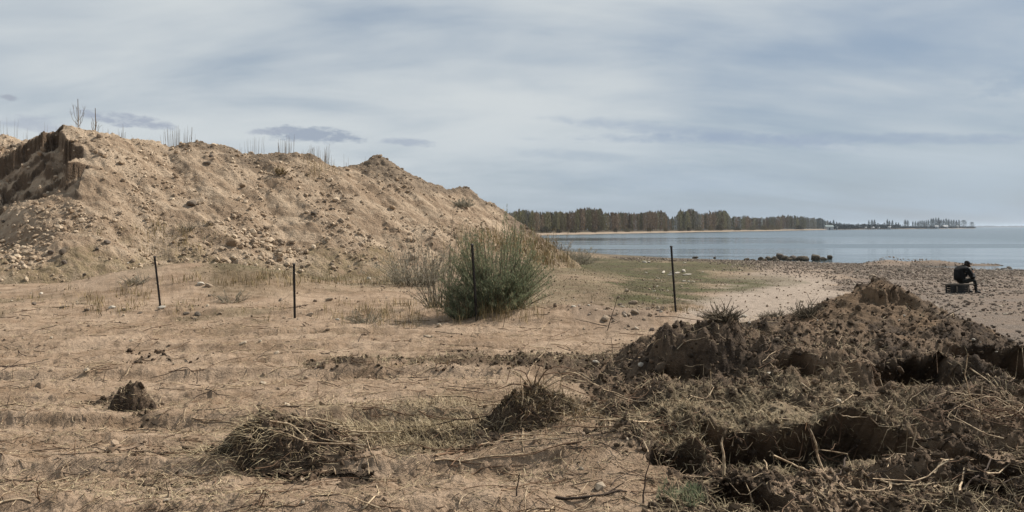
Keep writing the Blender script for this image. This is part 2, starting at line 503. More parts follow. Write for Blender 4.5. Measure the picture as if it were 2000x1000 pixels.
def cone(X, Y):
    """the conical heap of dug soil on the right"""
    n = fbm(X, Y, 0.8, 4, 301)
    dx_, dy_ = X - CX, Y - CY
    th = np.arctan2(dy_, dx_)
    slope = interp(th, [(-3.1416, 0.40), (-2.3, 0.37), (-1.57, 0.36), (-0.9, 0.42), (-0.25, 0.62), (0.1, 0.85), (0.8, 0.95), (2.0, 0.8), (2.8, 0.5), (3.1416, 0.40)])
    r = np.hypot(dx_, dy_)
    z = 0.97 - slope * r + 0.07 * np.exp(-(r / 0.22) ** 2)
    # ridge that runs down to the right edge
    P = [(CX, CY, 1.0), (5.5, 10.6, 0.62), (5.85, 10.35, 0.40), (6.2, 9.9, 0.24), (6.5, 9.5, 0.12)]
    for (x1, y1, z1), (x2, y2, z2) in zip(P[:-1], P[1:]):
        ex, ey = x2 - x1, y2 - y1
        t = np.clip(((X - x1) * ex + (Y - y1) * ey) / (ex * ex + ey * ey), 0, 1)
        dd = np.hypot(X - x1 - t * ex, Y - y1 - t * ey)
        side = (X - x1) * ey - (Y - y1) * ex
        z = np.maximum(z, z1 + t * (z2 - z1) - np.where(side > 0, 0.42, 0.9) * dd)
    # broken crust under the crest, facing left and front
    c = (r - 0.50 - 0.12 * n - 0.10 * fbm(th * 0.6, r, 0.12, 3, 98))
    az = sm((th + 2.9) / 0.5) * (1 - sm((th + 1.35) / 0.3)) + sm((th - 2.6) / 0.3)
    z = z - 0.15 * sm((c + 0.18) / 0.08) * az * np.exp(-np.maximum(c, 0) / 0.5)
    # gully on the right of the crest
    gx = (dx_ - 0.32 - 0.75 * (-dy_)) + 0.08 * n
    z = z - 0.12 * np.exp(-(gx / 0.10) ** 2) * sm(-dy_ / 0.2 + 0.6) * (1 - sm((-dy_ - 0.9) / 0.4))
    z = z + 0.10 * fbm(X, Y, 0.5, 5, 311, 0.55) + 0.03 * fbm(X, Y, 0.09, 4, 321, 0.6) + 0.012 * (0.45 - cell(X, Y, 0.06, 331)) - hollows(X, Y)
    return z


def lump(X, Y, cx, cy, rx, ry, h, seed, rough=1.0, rot=0.0, lean=0.0):
    c_, s_ = math.cos(rot), math.sin(rot)
    a = ((X - cx) * c_ + (Y - cy) * s_) / rx
    b = (-(X - cx) * s_ + (Y - cy) * c_) / ry
    n = fbm(X, Y, 0.35 * rx + 0.05, 4, seed, 0.6)
    a = np.where(a < 0, a * 1.15, a * 0.8)
    r = np.hypot(a, b) * (1 + 0.35 * n)
    prof = np.clip(1.15 - r, 0, 1) * 0.35 + 0.65 * sm((1.15 - r) * 1.25)
    return base(X, Y) + h * (1.25 * prof - 0.22) + rough * (0.10 * n * prof + 0.04 * fbm(X, Y, 0.08, 3, seed + 5, 0.6) + 0.012 * (0.45 - cell(X, Y, 0.03, seed + 7))) * min(1, h / 0.15)


# separate heaps: name, label, centre, radii, height, seed, rot
HEAPS = [
    ('root_clump', 'dark root clump with long pale stems fanning from its top, on the open sand', 0.16, 6.62, 0.50, 0.36, 0.34, 401, 0.1),
    ('grass_clump', 'overturned dark clod covered in matted dry grass, on the sand in front of the bush', -1.80, 6.08, 0.56, 0.36, 0.25, 411, 0.15),
    ('soil_clod', 'small dark pyramid-shaped clod standing alone on the bare sand', -3.58, 7.50, 0.22, 0.16, 0.23, 421, 0.0),
    ('soil_clod', 'low dark clod at the right foot of the matted grass clump', -1.36, 6.02, 0.26, 0.17, 0.13, 441, 0.2),
    ('soil_clod', 'flat dark clod between the grass clump and the root clump', -0.62, 6.5, 0.32, 0.16, 0.07, 451, 0.0),
    ('soil_clod', 'dark broken clod just right of the root clump at the bank edge', 0.86, 7.0, 0.30, 0.18, 0.14, 461, -0.2),
    ('soil_clod', 'low dark clod at the end of the debris line beside the cracked sand', 0.38, 9.9, 0.2, 0.18, 0.16, 431, 0.0),
]


def surf(X, Y, fine=True):
    X = np.asarray(X, float)
    Y = np.asarray(Y, float)
    z = ground(X, Y, None, fine)
    hm = (Y > 20.5) & (Y < 62) & (X < 0.12 * Y + 1)
    if hm.any():
        z = z.copy()
        z[hm] = np.maximum(z[hm], hill(X[hm], Y[hm], fine))
    z = np.maximum(z, np.where(np.hypot(X - CX, Y - CY) < 3.6, cone(X, Y), -9))
    for (_n, _l, cx, cy, rx, ry, hh, sd, rot) in HEAPS:
        z = np.maximum(z, np.where(np.hypot(X - cx, Y - cy) < 1.5 * max(rx, ry), lump(X, Y, cx, cy, rx, ry, hh, sd, 1, rot), -9))
    return z


_HY = np.concatenate([np.geomspace(3.2, 20, 210), np.linspace(20, 60, 90)[1:]])


def _first(pts, Yg, fine):
    Xg = (pts[:, :1] - 1000) / F * Yg
    Zr = EYE + (HZ - pts[:, 1:2]) / F * Yg
    S = surf(Xg, Yg, fine)
    below = Zr <= S
    i = np.where(below.any(1), below.argmax(1), Yg.shape[1] - 1)
    return i, Xg, S


def hits(pts, fine=True):
    """ground points seen at photo positions"""
    pts = np.array(pts, float)
    k = np.arange(len(pts))
    i, _, _ = _first(pts, np.repeat(_HY[None, :], len(pts), 0), fine)
    lo, hi = _HY[np.maximum(i - 1, 0)], _HY[i]
    Yg = lo[:, None] + (hi - lo)[:, None] * np.linspace(0, 1, 9)[None]
    i, Xg, S = _first(pts, Yg, fine)
    return np.stack([Xg[k, i], Yg[k, i], S[k, i]], 1)


# ------------------------------------------------------------------ mesh and object helpers
def add_mesh(name, V, Fc, mats=None, smooth=False, mi=None, attrs=None):
    V = np.asarray(V, np.float32).reshape(-1, 3)
    me = bpy.data.meshes.new(name)
    if isinstance(Fc, np.ndarray):
        k = Fc.shape[1]
        nf = len(Fc)
        me.vertices.add(len(V))
        me.vertices.foreach_set('co', V.ravel())
        me.loops.add(nf * k)
        me.loops.foreach_set('vertex_index', Fc.astype(np.int32).ravel())
        me.polygons.add(nf)
        me.polygons.foreach_set('loop_start', np.arange(nf, dtype=np.int32) * k)
        me.polygons.foreach_set('loop_total', np.full(nf, k, np.int32))
    else:
        me.from_pydata([tuple(v) for v in V], [], [tuple(f) for f in Fc])
    me.update(calc_edges=True)
    for m in (mats or []):
        me.materials.append(m)
    n = len(me.polygons)
    me.polygons.foreach_set('use_smooth', np.full(n, smooth, bool))
    if mi is not None:
        me.polygons.foreach_set('material_index', np.asarray(mi, np.int32))
    for an, arr in (attrs or {}).items():
        at_ = me.attributes.new(an, 'FLOAT_COLOR', 'POINT')
        a4 = np.ones((len(V), 4), np.float32)
        a4[:, :arr.shape[1]] = arr
        at_.data.foreach_set('color', a4.ravel())
    return me


def link(name, me, parent=None, **props):
    o = bpy.data.objects.new(name, me)
    COL.objects.link(o)
    if parent is not None:
        o.parent = parent
    for k, v in props.items():
        if v is not None:
            o[k] = v
    return o


def empty(name, loc=(0, 0, 0), **props):
    o = link(name, None, None, **props)
    o.location = loc
    return o


def copy_tree(o, parent=None):
    c = o.copy()
    COL.objects.link(c)
    c.parent = parent
    for ch in list(o.children):
        copy_tree(ch, c)
    return c


def grid_faces(nr, nc):
    i = np.arange(nr - 1)[:, None] * nc + np.arange(nc - 1)[None, :]
    return np.stack([i, i + 1, i + nc + 1, i + nc], -1).reshape(-1, 4)


def rot_random(n, r=rng, tilt=1.0):
    """n random rotation matrices"""
    q_ = r.normal(size=(n, 4))
    q_[:, 1:3] *= tilt
    q_ /= np.linalg.norm(q_, axis=1)[:, None]
    w_, x_, y_, z_ = q_.T
    return np.stack([np.stack([1 - 2 * (y_ * y_ + z_ * z_), 2 * (x_ * y_ - z_ * w_), 2 * (x_ * z_ + y_ * w_)], -1),
                     np.stack([2 * (x_ * y_ + z_ * w_), 1 - 2 * (x_ * x_ + z_ * z_), 2 * (y_ * z_ - x_ * w_)], -1),
                     np.stack([2 * (x_ * z_ - y_ * w_), 2 * (y_ * z_ + x_ * w_), 1 - 2 * (x_ * x_ + y_ * y_)], -1)], 1)


def icosphere(sub):
    import bmesh
    bm = bmesh.new()
    bmesh.ops.create_icosphere(bm, subdivisions=sub, radius=1.0)
    V = np.array([v.co[:] for v in bm.verts])
    Fc = np.array([[v.index for v in f.verts] for f in bm.faces])
    bm.free()
    return V, Fc


ICO1, ICF1 = icosphere(1)
ICO2, ICF2 = icosphere(2)
ICO3, ICF3 = icosphere(3)


def stones_soup(P, size, flat=0.6, jag=0.25, r=rng, sink=0.2, V0=ICO1, F0=ICF1):
    n = len(P)
    V = V0[None] * (1 + r.uniform(-jag, jag, (n, len(V0), 1)))
    sc_ = size[:, None] * np.stack([r.uniform(0.75, 1.25, n), r.uniform(0.6, 1.0, n), r.uniform(0.7, 1.1, n) * flat], -1)
    V = V * sc_[:, None, :]
    V = np.einsum('nij,nkj->nki', rot_random(n, r, 0.35), V)
    V = V + P[:, None, :] + np.array([0, 0, 1.0]) * (size * flat * (1 - 2 * sink) * 0.6)[:, None, None]
    Fc = F0[None] + (np.arange(n) * len(V0))[:, None, None]
    tone = np.repeat(r.uniform(0, 1, (n, 1)), len(V0), 0)
    hue = np.repeat(r.uniform(0, 1, (n, 1)), len(V0), 0)
    return V.reshape(-1, 3), Fc.reshape(-1, 3), np.concatenate([tone, hue, tone * 0], 1)


def blades_soup(P, L, heading, lean, bend, width, r=rng):
    """thin bent blades: P base points, heading azimuth, lean from vertical, bend extra lean at the tip"""
    n = len(P)
    h = np.stack([np.cos(heading), np.sin(heading), np.zeros(n)], -1)
    side = np.stack([-np.sin(heading), np.cos(heading), np.zeros(n)], -1)
    tw = r.uniform(-1.2, 1.2, n)
    side = side * np.cos(tw)[:, None] + np.array([0, 0, 1.0]) * np.sin(tw)[:, None] * 0.6 + h * np.sin(tw)[:, None] * 0.4
    d1 = h * np.sin(lean)[:, None] + np.array([0, 0, 1.0]) * np.cos(lean)[:, None]
    l2 = lean + bend
    d2 = h * np.sin(l2)[:, None] + np.array([0, 0, 1.0]) * np.cos(l2)[:, None]
    p1 = P + d1 * (L * 0.5)[:, None]
    p2 = p1 + d2 * (L * 0.5)[:, None]
    wv = side * (width * 0.5)[:, None]
    V = np.stack([P - wv, P + wv, p1 - wv * 0.9, p1 + wv * 0.9, p2], 1)
    f = np.array([[0, 1, 3], [0, 3, 2], [2, 3, 4]])
    Fc = f[None] + (np.arange(n) * 5)[:, None, None]
    tone = np.repeat(r.uniform(0, 1, (n, 2)), 5, 0)
    return V.reshape(-1, 3), Fc.reshape(-1, 3), np.concatenate([tone, tone[:, :1] * 0], 1)


def tube(pts, radii, sides=4):
    """one tapering tube through pts; returns quads and end tris as quads"""
    pts = np.asarray(pts, float)
    n = len(pts)
    T = np.gradient(pts, axis=0)
    T /= np.linalg.norm(T, axis=1)[:, None] + 1e-9
    up = np.where(np.abs(T[:, 2:3]) > 0.9, np.array([[1.0, 0, 0]]), np.array([[0, 0, 1.0]]))
    A = np.cross(T, up)
    A /= np.linalg.norm(A, axis=1)[:, None] + 1e-9
    B = np.cross(T, A)
    an = np.linspace(0, 2 * np.pi, sides, endpoint=False)
    rad = np.broadcast_to(np.asarray(radii, float), (n,))
    V = pts[:, None] + rad[:, None, None] * (A[:, None] * np.cos(an)[None, :, None] + B[:, None] * np.sin(an)[None, :, None])
    Fc = []
    for i in range(n - 1):
        for k in range(sides):
            k2 = (k + 1) % sides
            Fc.append((i * sides + k, i * sides + k2, (i + 1) * sides + k2, (i + 1) * sides + k))
    Fc.append(tuple(range(sides)) if sides == 4 else (0, 1, 2, 2))
    m = (n - 1) * sides
    Fc.append((m + 3, m + 2, m + 1, m) if sides == 4 else (m, m + 2, m + 1, m + 1))
    if sides != 4:
        Fc = Fc[:-2]
    return V.reshape(-1, 3), np.array(Fc)


def joinup(parts):
    Vs, Fs, off = [], [], 0
    for V, Fc in parts:
        Vs.append(V)
        Fs.append(Fc + off)
        off += len(V)
    return np.concatenate(Vs), np.concatenate(Fs)


# ------------------------------------------------------------------ materials
def new_mat(name):
    m = bpy.data.materials.new(name)
    m.use_nodes = True
    t = NT(m.node_tree)
    t.n.clear()
    b = t.new('ShaderNodeBsdfPrincipled')
    o = t.new('ShaderNodeOutputMaterial')
    t.l.new(b.outputs[0], o.inputs[0])
    b.inputs['Roughness'].default_value = 0.95
    b.inputs['Specular IOR Level'].default_value = 0.15
    return m, t, b


def add_bump(t, b, h, strength, dist):
    bp = t.new('ShaderNodeBump')
    bp.inputs['Strength'].default_value = strength
    bp.inputs['Distance'].default_value = dist
    t.put(bp.inputs['Height'], h)
    t.l.new(bp.outputs[0], b.inputs['Normal'])
    return bp


def mat_simple(name, a, c, scale=8, rough=0.9, bump=0.0, rnd=0.0, spec=0.15, trans=0.0):
    m, t, b = new_mat(name)
    tc = t.new('ShaderNodeTexCoord').outputs['Object']
    n = t.noise(tc, scale, 5, 0.6)
    f = t.ramp(n, 0.35, 0.65)
    col_ = t.mix(f, a, c)
    if rnd:
        oi = t.new('ShaderNodeObjectInfo').outputs['Random']
        k = t.ramp(oi, 0, 1, 1 - rnd, 1 + rnd, False)
        cc = t.new('ShaderNodeCombineXYZ')
        for i in range(3):
            t.l.new(k, cc.inputs[i])
        col_ = t.mix(1.0, col_, cc.outputs[0], 'MULTIPLY')
    t.put(b.inputs['Base Color'], col_)
    b.inputs['Roughness'].default_value = rough
    b.inputs['Specular IOR Level'].default_value = spec
    if bump:
        add_bump(t, b, n, 0.8, bump)
    return m


def attr(t, name):
    a = t.new('ShaderNodeAttribute')
    a.attribute_name = name
    s = t.new('ShaderNodeSeparateColor')
    t.l.new(a.outputs['Color'], s.inputs[0])
    return s.outputs


def mat_tone(name, c0, c1, c2, rough=0.9, bump=0.0, scale=30, spec=0.15, trans=0.0):
    """colour per piece from the point attribute 'tone'"""
    m, t, b = new_mat(name)
    a = attr(t, 'tone')
    col_ = t.mix(a[0], c0, c1)
    col_ = t.mix(t.ramp(a[1], 0.6, 1.0), col_, c2)
    tc = t.new('ShaderNodeTexCoord').outputs['Object']
    n = t.noise(tc, scale, 4, 0.6)
    k = t.ramp(n, 0.3, 0.7, 0.75, 1.2, False)
    cc = t.new('ShaderNodeCombineXYZ')
    for i in range(3):
        t.l.new(k, cc.inputs[i])
    col_ = t.mix(1.0, col_, cc.outputs[0], 'MULTIPLY')
    t.put(b.inputs['Base Color'], col_)
    b.inputs['Roughness'].default_value = rough
    b.inputs['Specular IOR Level'].default_value = spec
    if bump:
        add_bump(t, b, n, 0.7, bump)
    if trans:
        tr = t.new('ShaderNodeBsdfTranslucent')
        t.put(tr.inputs[0], col_)
        mx_ = t.new('ShaderNodeMixShader')
        mx_.inputs[0].default_value = trans
        t.l.new(b.outputs[0], mx_.inputs[1])
        t.l.new(tr.outputs[0], mx_.inputs[2])
        t.l.new(mx_.outputs[0], [q_ for q_ in t.n if q_.type == 'OUTPUT_MATERIAL'][0].inputs[0])
    return m


SAND = (0.345, 0.255, 0.180)
SAND2 = (0.220, 0.152, 0.099)
SOIL = (0.112, 0.080, 0.055)
SOIL2 = (0.034, 0.024, 0.017)


def mat_ground():
    m, t, b = new_mat('sandy_ground')
    A = attr(t, 'zone_a')     # dark, turf, pale
    B = attr(t, 'zone_b')     # gravel, straw, wet
    tc = t.new('ShaderNodeTexCoord').outputs['Object']
    nb = t.noise(tc, 0.7, 5, 0.6)
    nm = t.noise(tc, 4.5, 5, 0.62)
    nf = t.noise(tc, 38, 4, 0.65)
    ng = t.noise(tc, 150, 3, 0.6)
    st = t.noise(t.scale(tc, 0.5, 2.6, 1), 2.2, 5, 0.6)
    f = t.math('ADD', t.math('MULTIPLY', nb, 0.45), t.math('ADD', t.math('MULTIPLY', nm, 0.3), t.math('MULTIPLY', st, 0.25)))
    c = t.mix(t.ramp(f, 0.40, 0.60), SAND2, SAND)
    c = t.mix(t.math('MULTIPLY', t.ramp(nf, 0.54, 0.68), 0.6), c, (0.135, 0.092, 0.060))
    og = t.noise(t.scale(tc, 0.45, 2.2, 1, loc=(3, 9, 0)), 1.6, 6, 0.7)
    c = t.mix(t.math('MULTIPLY', t.ramp(og, 0.52, 0.66), 0.45), c, (0.13, 0.09, 0.06))
    # pale trodden sand
    c = t.mix(A[2], c, t.mix(t.ramp(nm, 0.35, 0.65), (0.25, 0.20, 0.158), (0.315, 0.258, 0.207)))
    # gravelly shore
    gr = t.mix(t.ramp(nf, 0.35, 0.65), (0.10, 0.078, 0.062), (0.185, 0.15, 0.122))
    gr = t.mix(t.ramp(nb, 0.35, 0.65), gr, t.mix(0.5, gr, (0.17, 0.12, 0.085)))
    c = t.mix(B[0], c, gr)
    # turf
    tf = t.mix(t.ramp(nm, 0.35, 0.65), (0.045, 0.039, 0.019), (0.098, 0.077, 0.043))
    tf = t.mix(t.ramp(nb, 0.40, 0.60), tf, t.mix(0.6, tf, (0.075, 0.078, 0.030)))
    c = t.mix(A[1], c, tf)
    # dug earth
    dk = t.mix(t.ramp(nm, 0.36, 0.66), SOIL2, SOIL)
    dk = t.mix(t.math('MULTIPLY', t.ramp(nb, 0.44, 0.60), 0.7), dk, (0.175, 0.122, 0.080))
    dk = t.mix(t.math('MULTIPLY', t.ramp(nf, 0.55, 0.70), 0.5), dk, (0.115, 0.083, 0.055))
    edge = t.ramp(t.math('ADD', A[0], t.math('MULTIPLY', t.math('SUBTRACT', nm, 0.5), 1.1)), 0.30, 0.62)
    c = t.mix(edge, c, dk)
    sw = t.mix(t.ramp(nf, 0.4, 0.6), (0.15, 0.12, 0.075), (0.27, 0.22, 0.14))
    c = t.mix(t.math('MULTIPLY', B[1], t.ramp(nm, 0.3, 0.6, 0.3, 0.85)), c, sw)
    wt = t.mix(0.75, c, (0.045, 0.038, 0.032))
    c = t.mix(B[2], c, wt)
    k = t.ramp(ng, 0.25, 0.75, 0.66, 1.3, False)
    cc = t.new('ShaderNodeCombineXYZ')
    for i in range(3):
        t.l.new(k, cc.inputs[i])
    c = t.mix(1.0, c, cc.outputs[0], 'MULTIPLY')
    t.put(b.inputs['Base Color'], c)
    h = t.math('ADD', t.math('MULTIPLY', nf, 1.3), t.math('MULTIPLY', ng, 0.4))
    h = t.math('ADD', h, t.math('MULTIPLY', nm, 1.6))
    add_bump(t, b, h, 0.9, 0.022)
    return m


def mat_hill():
    m, t, b = new_mat('gravelly_sand')
    A = attr(t, 'zone_a')    # crust, grass, painted shade of the cut
    tc = t.new('ShaderNodeTexCoord').outputs['Object']
    st = t.noise(t.scale(tc, 0.22, 1.4, 0.8, rot=(0, 0, 0.6435)), 1.3, 5, 0.6)
    nb = t.noise(tc, 0.5, 4, 0.6)
    nm = t.noise(tc, 3.5, 5, 0.65)
    nf = t.noise(tc, 14, 5, 0.7)
    f = t.math('ADD', t.math('MULTIPLY', st, 0.5), t.math('ADD', t.math('MULTIPLY', nb, 0.25), t.math('MULTIPLY', nm, 0.25)))
    c = t.mix(t.ramp(f, 0.42, 0.60), (0.265, 0.19, 0.128), (0.47, 0.365, 0.262))
    c = t.mix(t.math('MULTIPLY', t.ramp(nf, 0.52, 0.68), 0.55), c, (0.14, 0.095, 0.062))
    c = t.mix(t.math('MULTIPLY', t.ramp(nf, 0.36, 0.46, 1, 0), 0.3), c, (0.46, 0.37, 0.27))
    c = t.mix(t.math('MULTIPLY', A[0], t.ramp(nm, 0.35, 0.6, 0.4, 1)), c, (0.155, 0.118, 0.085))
    c = t.mix(t.math('MULTIPLY', A[2], t.ramp(nm, 0.3, 0.5, 0.6, 1)), c, (0.13, 0.092, 0.063))  # shade of the steep left cut, deepened with a dark brown
    c = t.mix(t.math('MULTIPLY', A[1], t.ramp(nm, 0.35, 0.6, 0.2, 0.9)), c, (0.16, 0.125, 0.062))
    t.put(b.inputs['Base Color'], c)
    h = t.math('ADD', t.math('MULTIPLY', nf, 1.0), t.math('MULTIPLY', nm, 1.0))
    add_bump(t, b, h, 1.0, 0.10)
    return m


def mat_soil(name='dug_soil', warm=0.5):
    m, t, b = new_mat(name)
    tc = t.new('ShaderNodeTexCoord').outputs['Object']
    nb = t.noise(tc, 1.3, 5, 0.6)
    nm = t.noise(tc, 7, 5, 0.62)
    nf = t.noise(tc, 45, 4, 0.65)
    A = attr(t, 'zone_a')    # sandy, dry
    c = t.mix(t.ramp(nm, 0.36, 0.66), SOIL2, SOIL)
    c = t.mix(t.math('MULTIPLY', t.ramp(nb, 0.42, 0.62), warm), c, (0.135, 0.090, 0.055))
    c = t.mix(t.math('MULTIPLY', t.ramp(nf, 0.54, 0.68), 0.5), c, (0.15, 0.108, 0.072))
    c = t.mix(t.math('MULTIPLY', A[0], t.ramp(nm, 0.3, 0.55, 0.5, 1.0)), c, (0.30, 0.195, 0.115))
    t.put(b.inputs['Base Color'], c)
    add_bump(t, b, t.math('ADD', nf, t.math('MULTIPLY', nm, 1.6)), 1.0, 0.02)
    return m


def mat_water():
    m, t, b = new_mat('lake_water')
    tc = t.new('ShaderNodeTexCoord').outputs['Object']
    s_ = t.new('ShaderNodeSeparateXYZ')
    t.l.new(tc, s_.inputs[0])
    x_, y_, _z = s_.outputs
    wv = t.noise(t.scale(tc, 0.010, 0.012, 1), 1.0, 4, 0.55)
    yw = t.math('ADD', y_, t.math('MULTIPLY', t.math('SUBTRACT', wv, 0.5), 26))
    yw = t.math('ADD', yw, t.math('MULTIPLY', x_, -0.10))
    ruff = None
    for lo, hi in ((112, 136), (225, 420)):      # bands the breeze has roughened
        mid, half = (lo + hi) / 2, (hi - lo) / 2
        e = t.math('ABSOLUTE', t.math('SUBTRACT', yw, mid))
        r_ = t.ramp(e, half * 0.7, half * 1.25, 1.0, 0.0)
        ruff = r_ if ruff is None else t.math('MAXIMUM', ruff, r_)
    ruff = t.math('MAXIMUM', ruff, t.ramp(x_, 40, 140))
    patch = t.ramp(t.noise(t.scale(tc, 0.02, 0.09, 1), 1.0, 5, 0.6), 0.40, 0.62)
    ruff = t.math('MAXIMUM', ruff, t.math('MULTIPLY', patch, 0.45))
    n_a = t.noise(t.scale(tc, 0.5, 1.3, 1), 1.5, 4, 0.6)
    n_b = t.noise(t.scale(tc, 0.09, 0.5, 1), 1.2, 4, 0.55)
    h = t.math('ADD', t.math('MULTIPLY', n_a, 0.30), t.math('MULTIPLY', n_b, 1.0))
    h = t.math('MULTIPLY', h, t.math('MULTIPLY_ADD', ruff, 0.9, 0.16))
    add_bump(t, b, h, 1.0, 0.20)
    t.put(b.inputs['Roughness'], t.math('MULTIPLY_ADD', ruff, 0.16, 0.04))
    b.inputs['Base Color'].default_value = (0.050, 0.075, 0.085, 1)
    b.inputs['IOR'].default_value = 1.33
    b.inputs['Specular IOR Level'].default_value = 0.5
    return m


M_GROUND = mat_ground()
M_HILL = mat_hill()
M_SOIL = mat_soil('dug_soil', 0.85)
M_SOILDARK = mat_soil('damp_soil', 0.15)
M_WATER = mat_water()
M_STONE = mat_simple('pale_stone', (0.34, 0.27, 0.20), (0.24, 0.185, 0.135), 9, 0.9, 0.02, 0.3)
M_STONEGREY = mat_simple('grey_brown_stone', (0.16, 0.13, 0.105), (0.095, 0.075, 0.06), 9, 0.85, 0.02, 0.35)
M_STONEDARK = mat_simple('dark_stone', (0.16, 0.13, 0.10), (0.09, 0.072, 0.056), 9, 0.85, 0.02, 0.3)
M_STONEWHITE = mat_simple('chalky_white_stone', (0.54, 0.49, 0.41), (0.40, 0.35, 0.285), 9, 0.9, 0.01, 0.12)
M_CLOD = mat_simple('sandy_clod', (0.31, 0.225, 0.15), (0.20, 0.14, 0.09), 7, 0.95, 0.03, 0.2)
M_BOULDER = mat_simple('shore_boulder', (0.13, 0.105, 0.075), (0.055, 0.044, 0.033), 3, 0.85, 0.05, 0.25)

# ------------------------------------------------------------------ ground sheet
px_fine = np.arange(-130, 2131, 2.1)
az_f = np.arctan((px_fine - 1000) / F)
az = np.concatenate([np.linspace(-math.pi, az_f[0], 42)[:-1], az_f, np.linspace(az_f[-1], math.pi, 42)[1:]])
py_rows = np.concatenate([np.arange(1120, 600, -1.35), np.arange(600, 474, -1.1)])
rad = EYE * F / (py_rows - HZ)
rad = np.concatenate([[0.02, 0.6, 1.2, 1.8, 2.4, 2.9, 3.3, 3.6], rad[rad > 3.7], np.geomspace(90, 9500, 60)])
A_, R_ = np.meshgrid(az, rad)
GX, GY = R_ * np.sin(A_), R_ * np.cos(A_)
corr = 1.0 / np.maximum(np.cos(A_), 0.83)      # rows follow depth rather than radius near the view axis
GX, GY = GX * corr, GY * corr
ZN = zones(GX, GY)
GZ = ground(GX, GY, ZN)
# freshly broken faces show bare soil, and are hollowed back under their lips
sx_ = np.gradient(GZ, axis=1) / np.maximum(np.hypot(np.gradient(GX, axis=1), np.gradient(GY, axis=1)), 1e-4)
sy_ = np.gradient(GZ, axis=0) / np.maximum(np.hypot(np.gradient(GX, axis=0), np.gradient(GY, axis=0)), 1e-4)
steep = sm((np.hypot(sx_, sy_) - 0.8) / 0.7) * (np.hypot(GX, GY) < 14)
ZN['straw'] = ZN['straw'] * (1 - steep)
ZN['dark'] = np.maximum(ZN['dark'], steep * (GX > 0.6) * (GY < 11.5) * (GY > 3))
GY = GY + undercut(GX, GY)
za = np.stack([ZN['dark'], ZN['turf'], ZN['pale']], -1).reshape(-1, 3)
zb = np.stack([ZN['gravel'], ZN['straw'], ZN['wet']], -1).reshape(-1, 3)
me = add_mesh('ground', np.stack([GX, GY, GZ], -1), grid_faces(*GX.shape)[:, ::-1].copy(), [M_GROUND], True, attrs={'zone_a': za, 'zone_b': zb})
link('ground', me, kind='structure', label='sandy ground with wheel tracks, dug dark earth, turf and gravel running down to the lake')

# lake
wr = np.geomspace(20, 16000, 30)
wa = np.linspace(-math.pi, math.pi, 97)
A2, R2 = np.meshgrid(wa, np.concatenate([[0.5], wr]))
me = add_mesh('lake_water', np.stack([R2 * np.sin(A2), R2 * np.cos(A2), np.full_like(A2, WATER_Z)], -1), grid_faces(*A2.shape)[:, ::-1].copy(), [M_WATER], True)
link('lake_water', me, kind='structure', label='calm grey-blue lake water with long bands of ripples')

# gravel hill
pc = np.arange(-420, 1250, 2.3)
yr = np.concatenate([np.arange(21.5, 47, 0.062), np.arange(47, 60, 0.12)])
PC, HYY = np.meshgrid(pc, yr)
HX = (PC - 1000) / F * HYY
HZ_ = hill(HX, HYY)
hn = fbm(HX, HYY, 1.5, 3, 501)
ridge_z = np.interp(PC, _ri[:, 0], RZ)
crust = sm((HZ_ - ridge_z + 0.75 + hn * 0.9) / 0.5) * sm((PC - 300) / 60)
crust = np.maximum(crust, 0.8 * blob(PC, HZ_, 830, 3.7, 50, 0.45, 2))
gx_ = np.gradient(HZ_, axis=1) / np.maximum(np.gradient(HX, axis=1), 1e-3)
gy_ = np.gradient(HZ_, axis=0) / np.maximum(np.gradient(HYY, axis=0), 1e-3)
cut_shade = sm((np.hypot(gx_, gy_) - 1.35) / 0.6) * sm((190 - PC) / 30)  # mask of the steep cut faces whose shade is painted into the colour
hgrass = sm((1.1 + hn * 1.6 - (HZ_ - base(HX, HYY))) / 0.8) * 0.7
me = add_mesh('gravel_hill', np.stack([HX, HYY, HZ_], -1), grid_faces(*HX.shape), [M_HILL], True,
              attrs={'zone_a': np.stack([crust, hgrass, cut_shade], -1).reshape(-1, 3)})
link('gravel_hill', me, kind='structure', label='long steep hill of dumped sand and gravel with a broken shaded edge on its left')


def patch_mesh(name, fn, x0, x1, y0, y1, step, mat, extra=None):
    xs = np.arange(x0, x1, step)
    ys = np.arange(y0, y1, step)
    X, Y = np.meshgrid(xs, ys)
    Zp = fn(X, Y)
    Zg = ground(X, Y)
    keep = Zp > Zg - 0.10
    f = grid_faces(*X.shape)
    kf = keep.ravel()[f].all(1)
    f = f[kf]
    used = np.unique(f)
    mp = np.full(X.size, -1)
    mp[used] = np.arange(len(used))
    V = np.stack([X, Y + undercut(X, Y), np.maximum(Zp, Zg - 0.12)], -1).reshape(-1, 3)[used]
    z_a = extra(X, Y).reshape(-1, 3)[used] if extra is not None else np.zeros((len(used), 3))
    return add_mesh(name, V, mp[f], [mat], True, attrs={'zone_a': z_a})


def cone_sand(X, Y):
    s_ = sm((X - (5.35 + 0.8 * (10.6 - Y))) / 0.2 + 0.3 * fbm(X, Y, 0.3, 2, 7)) * 0.9
    s2 = 0.35 * sm(fbm(X, Y, 0.5, 3, 8) * 3)
    return np.stack([np.maximum(s_, s2), s_ * 0, s_ * 0], -1)


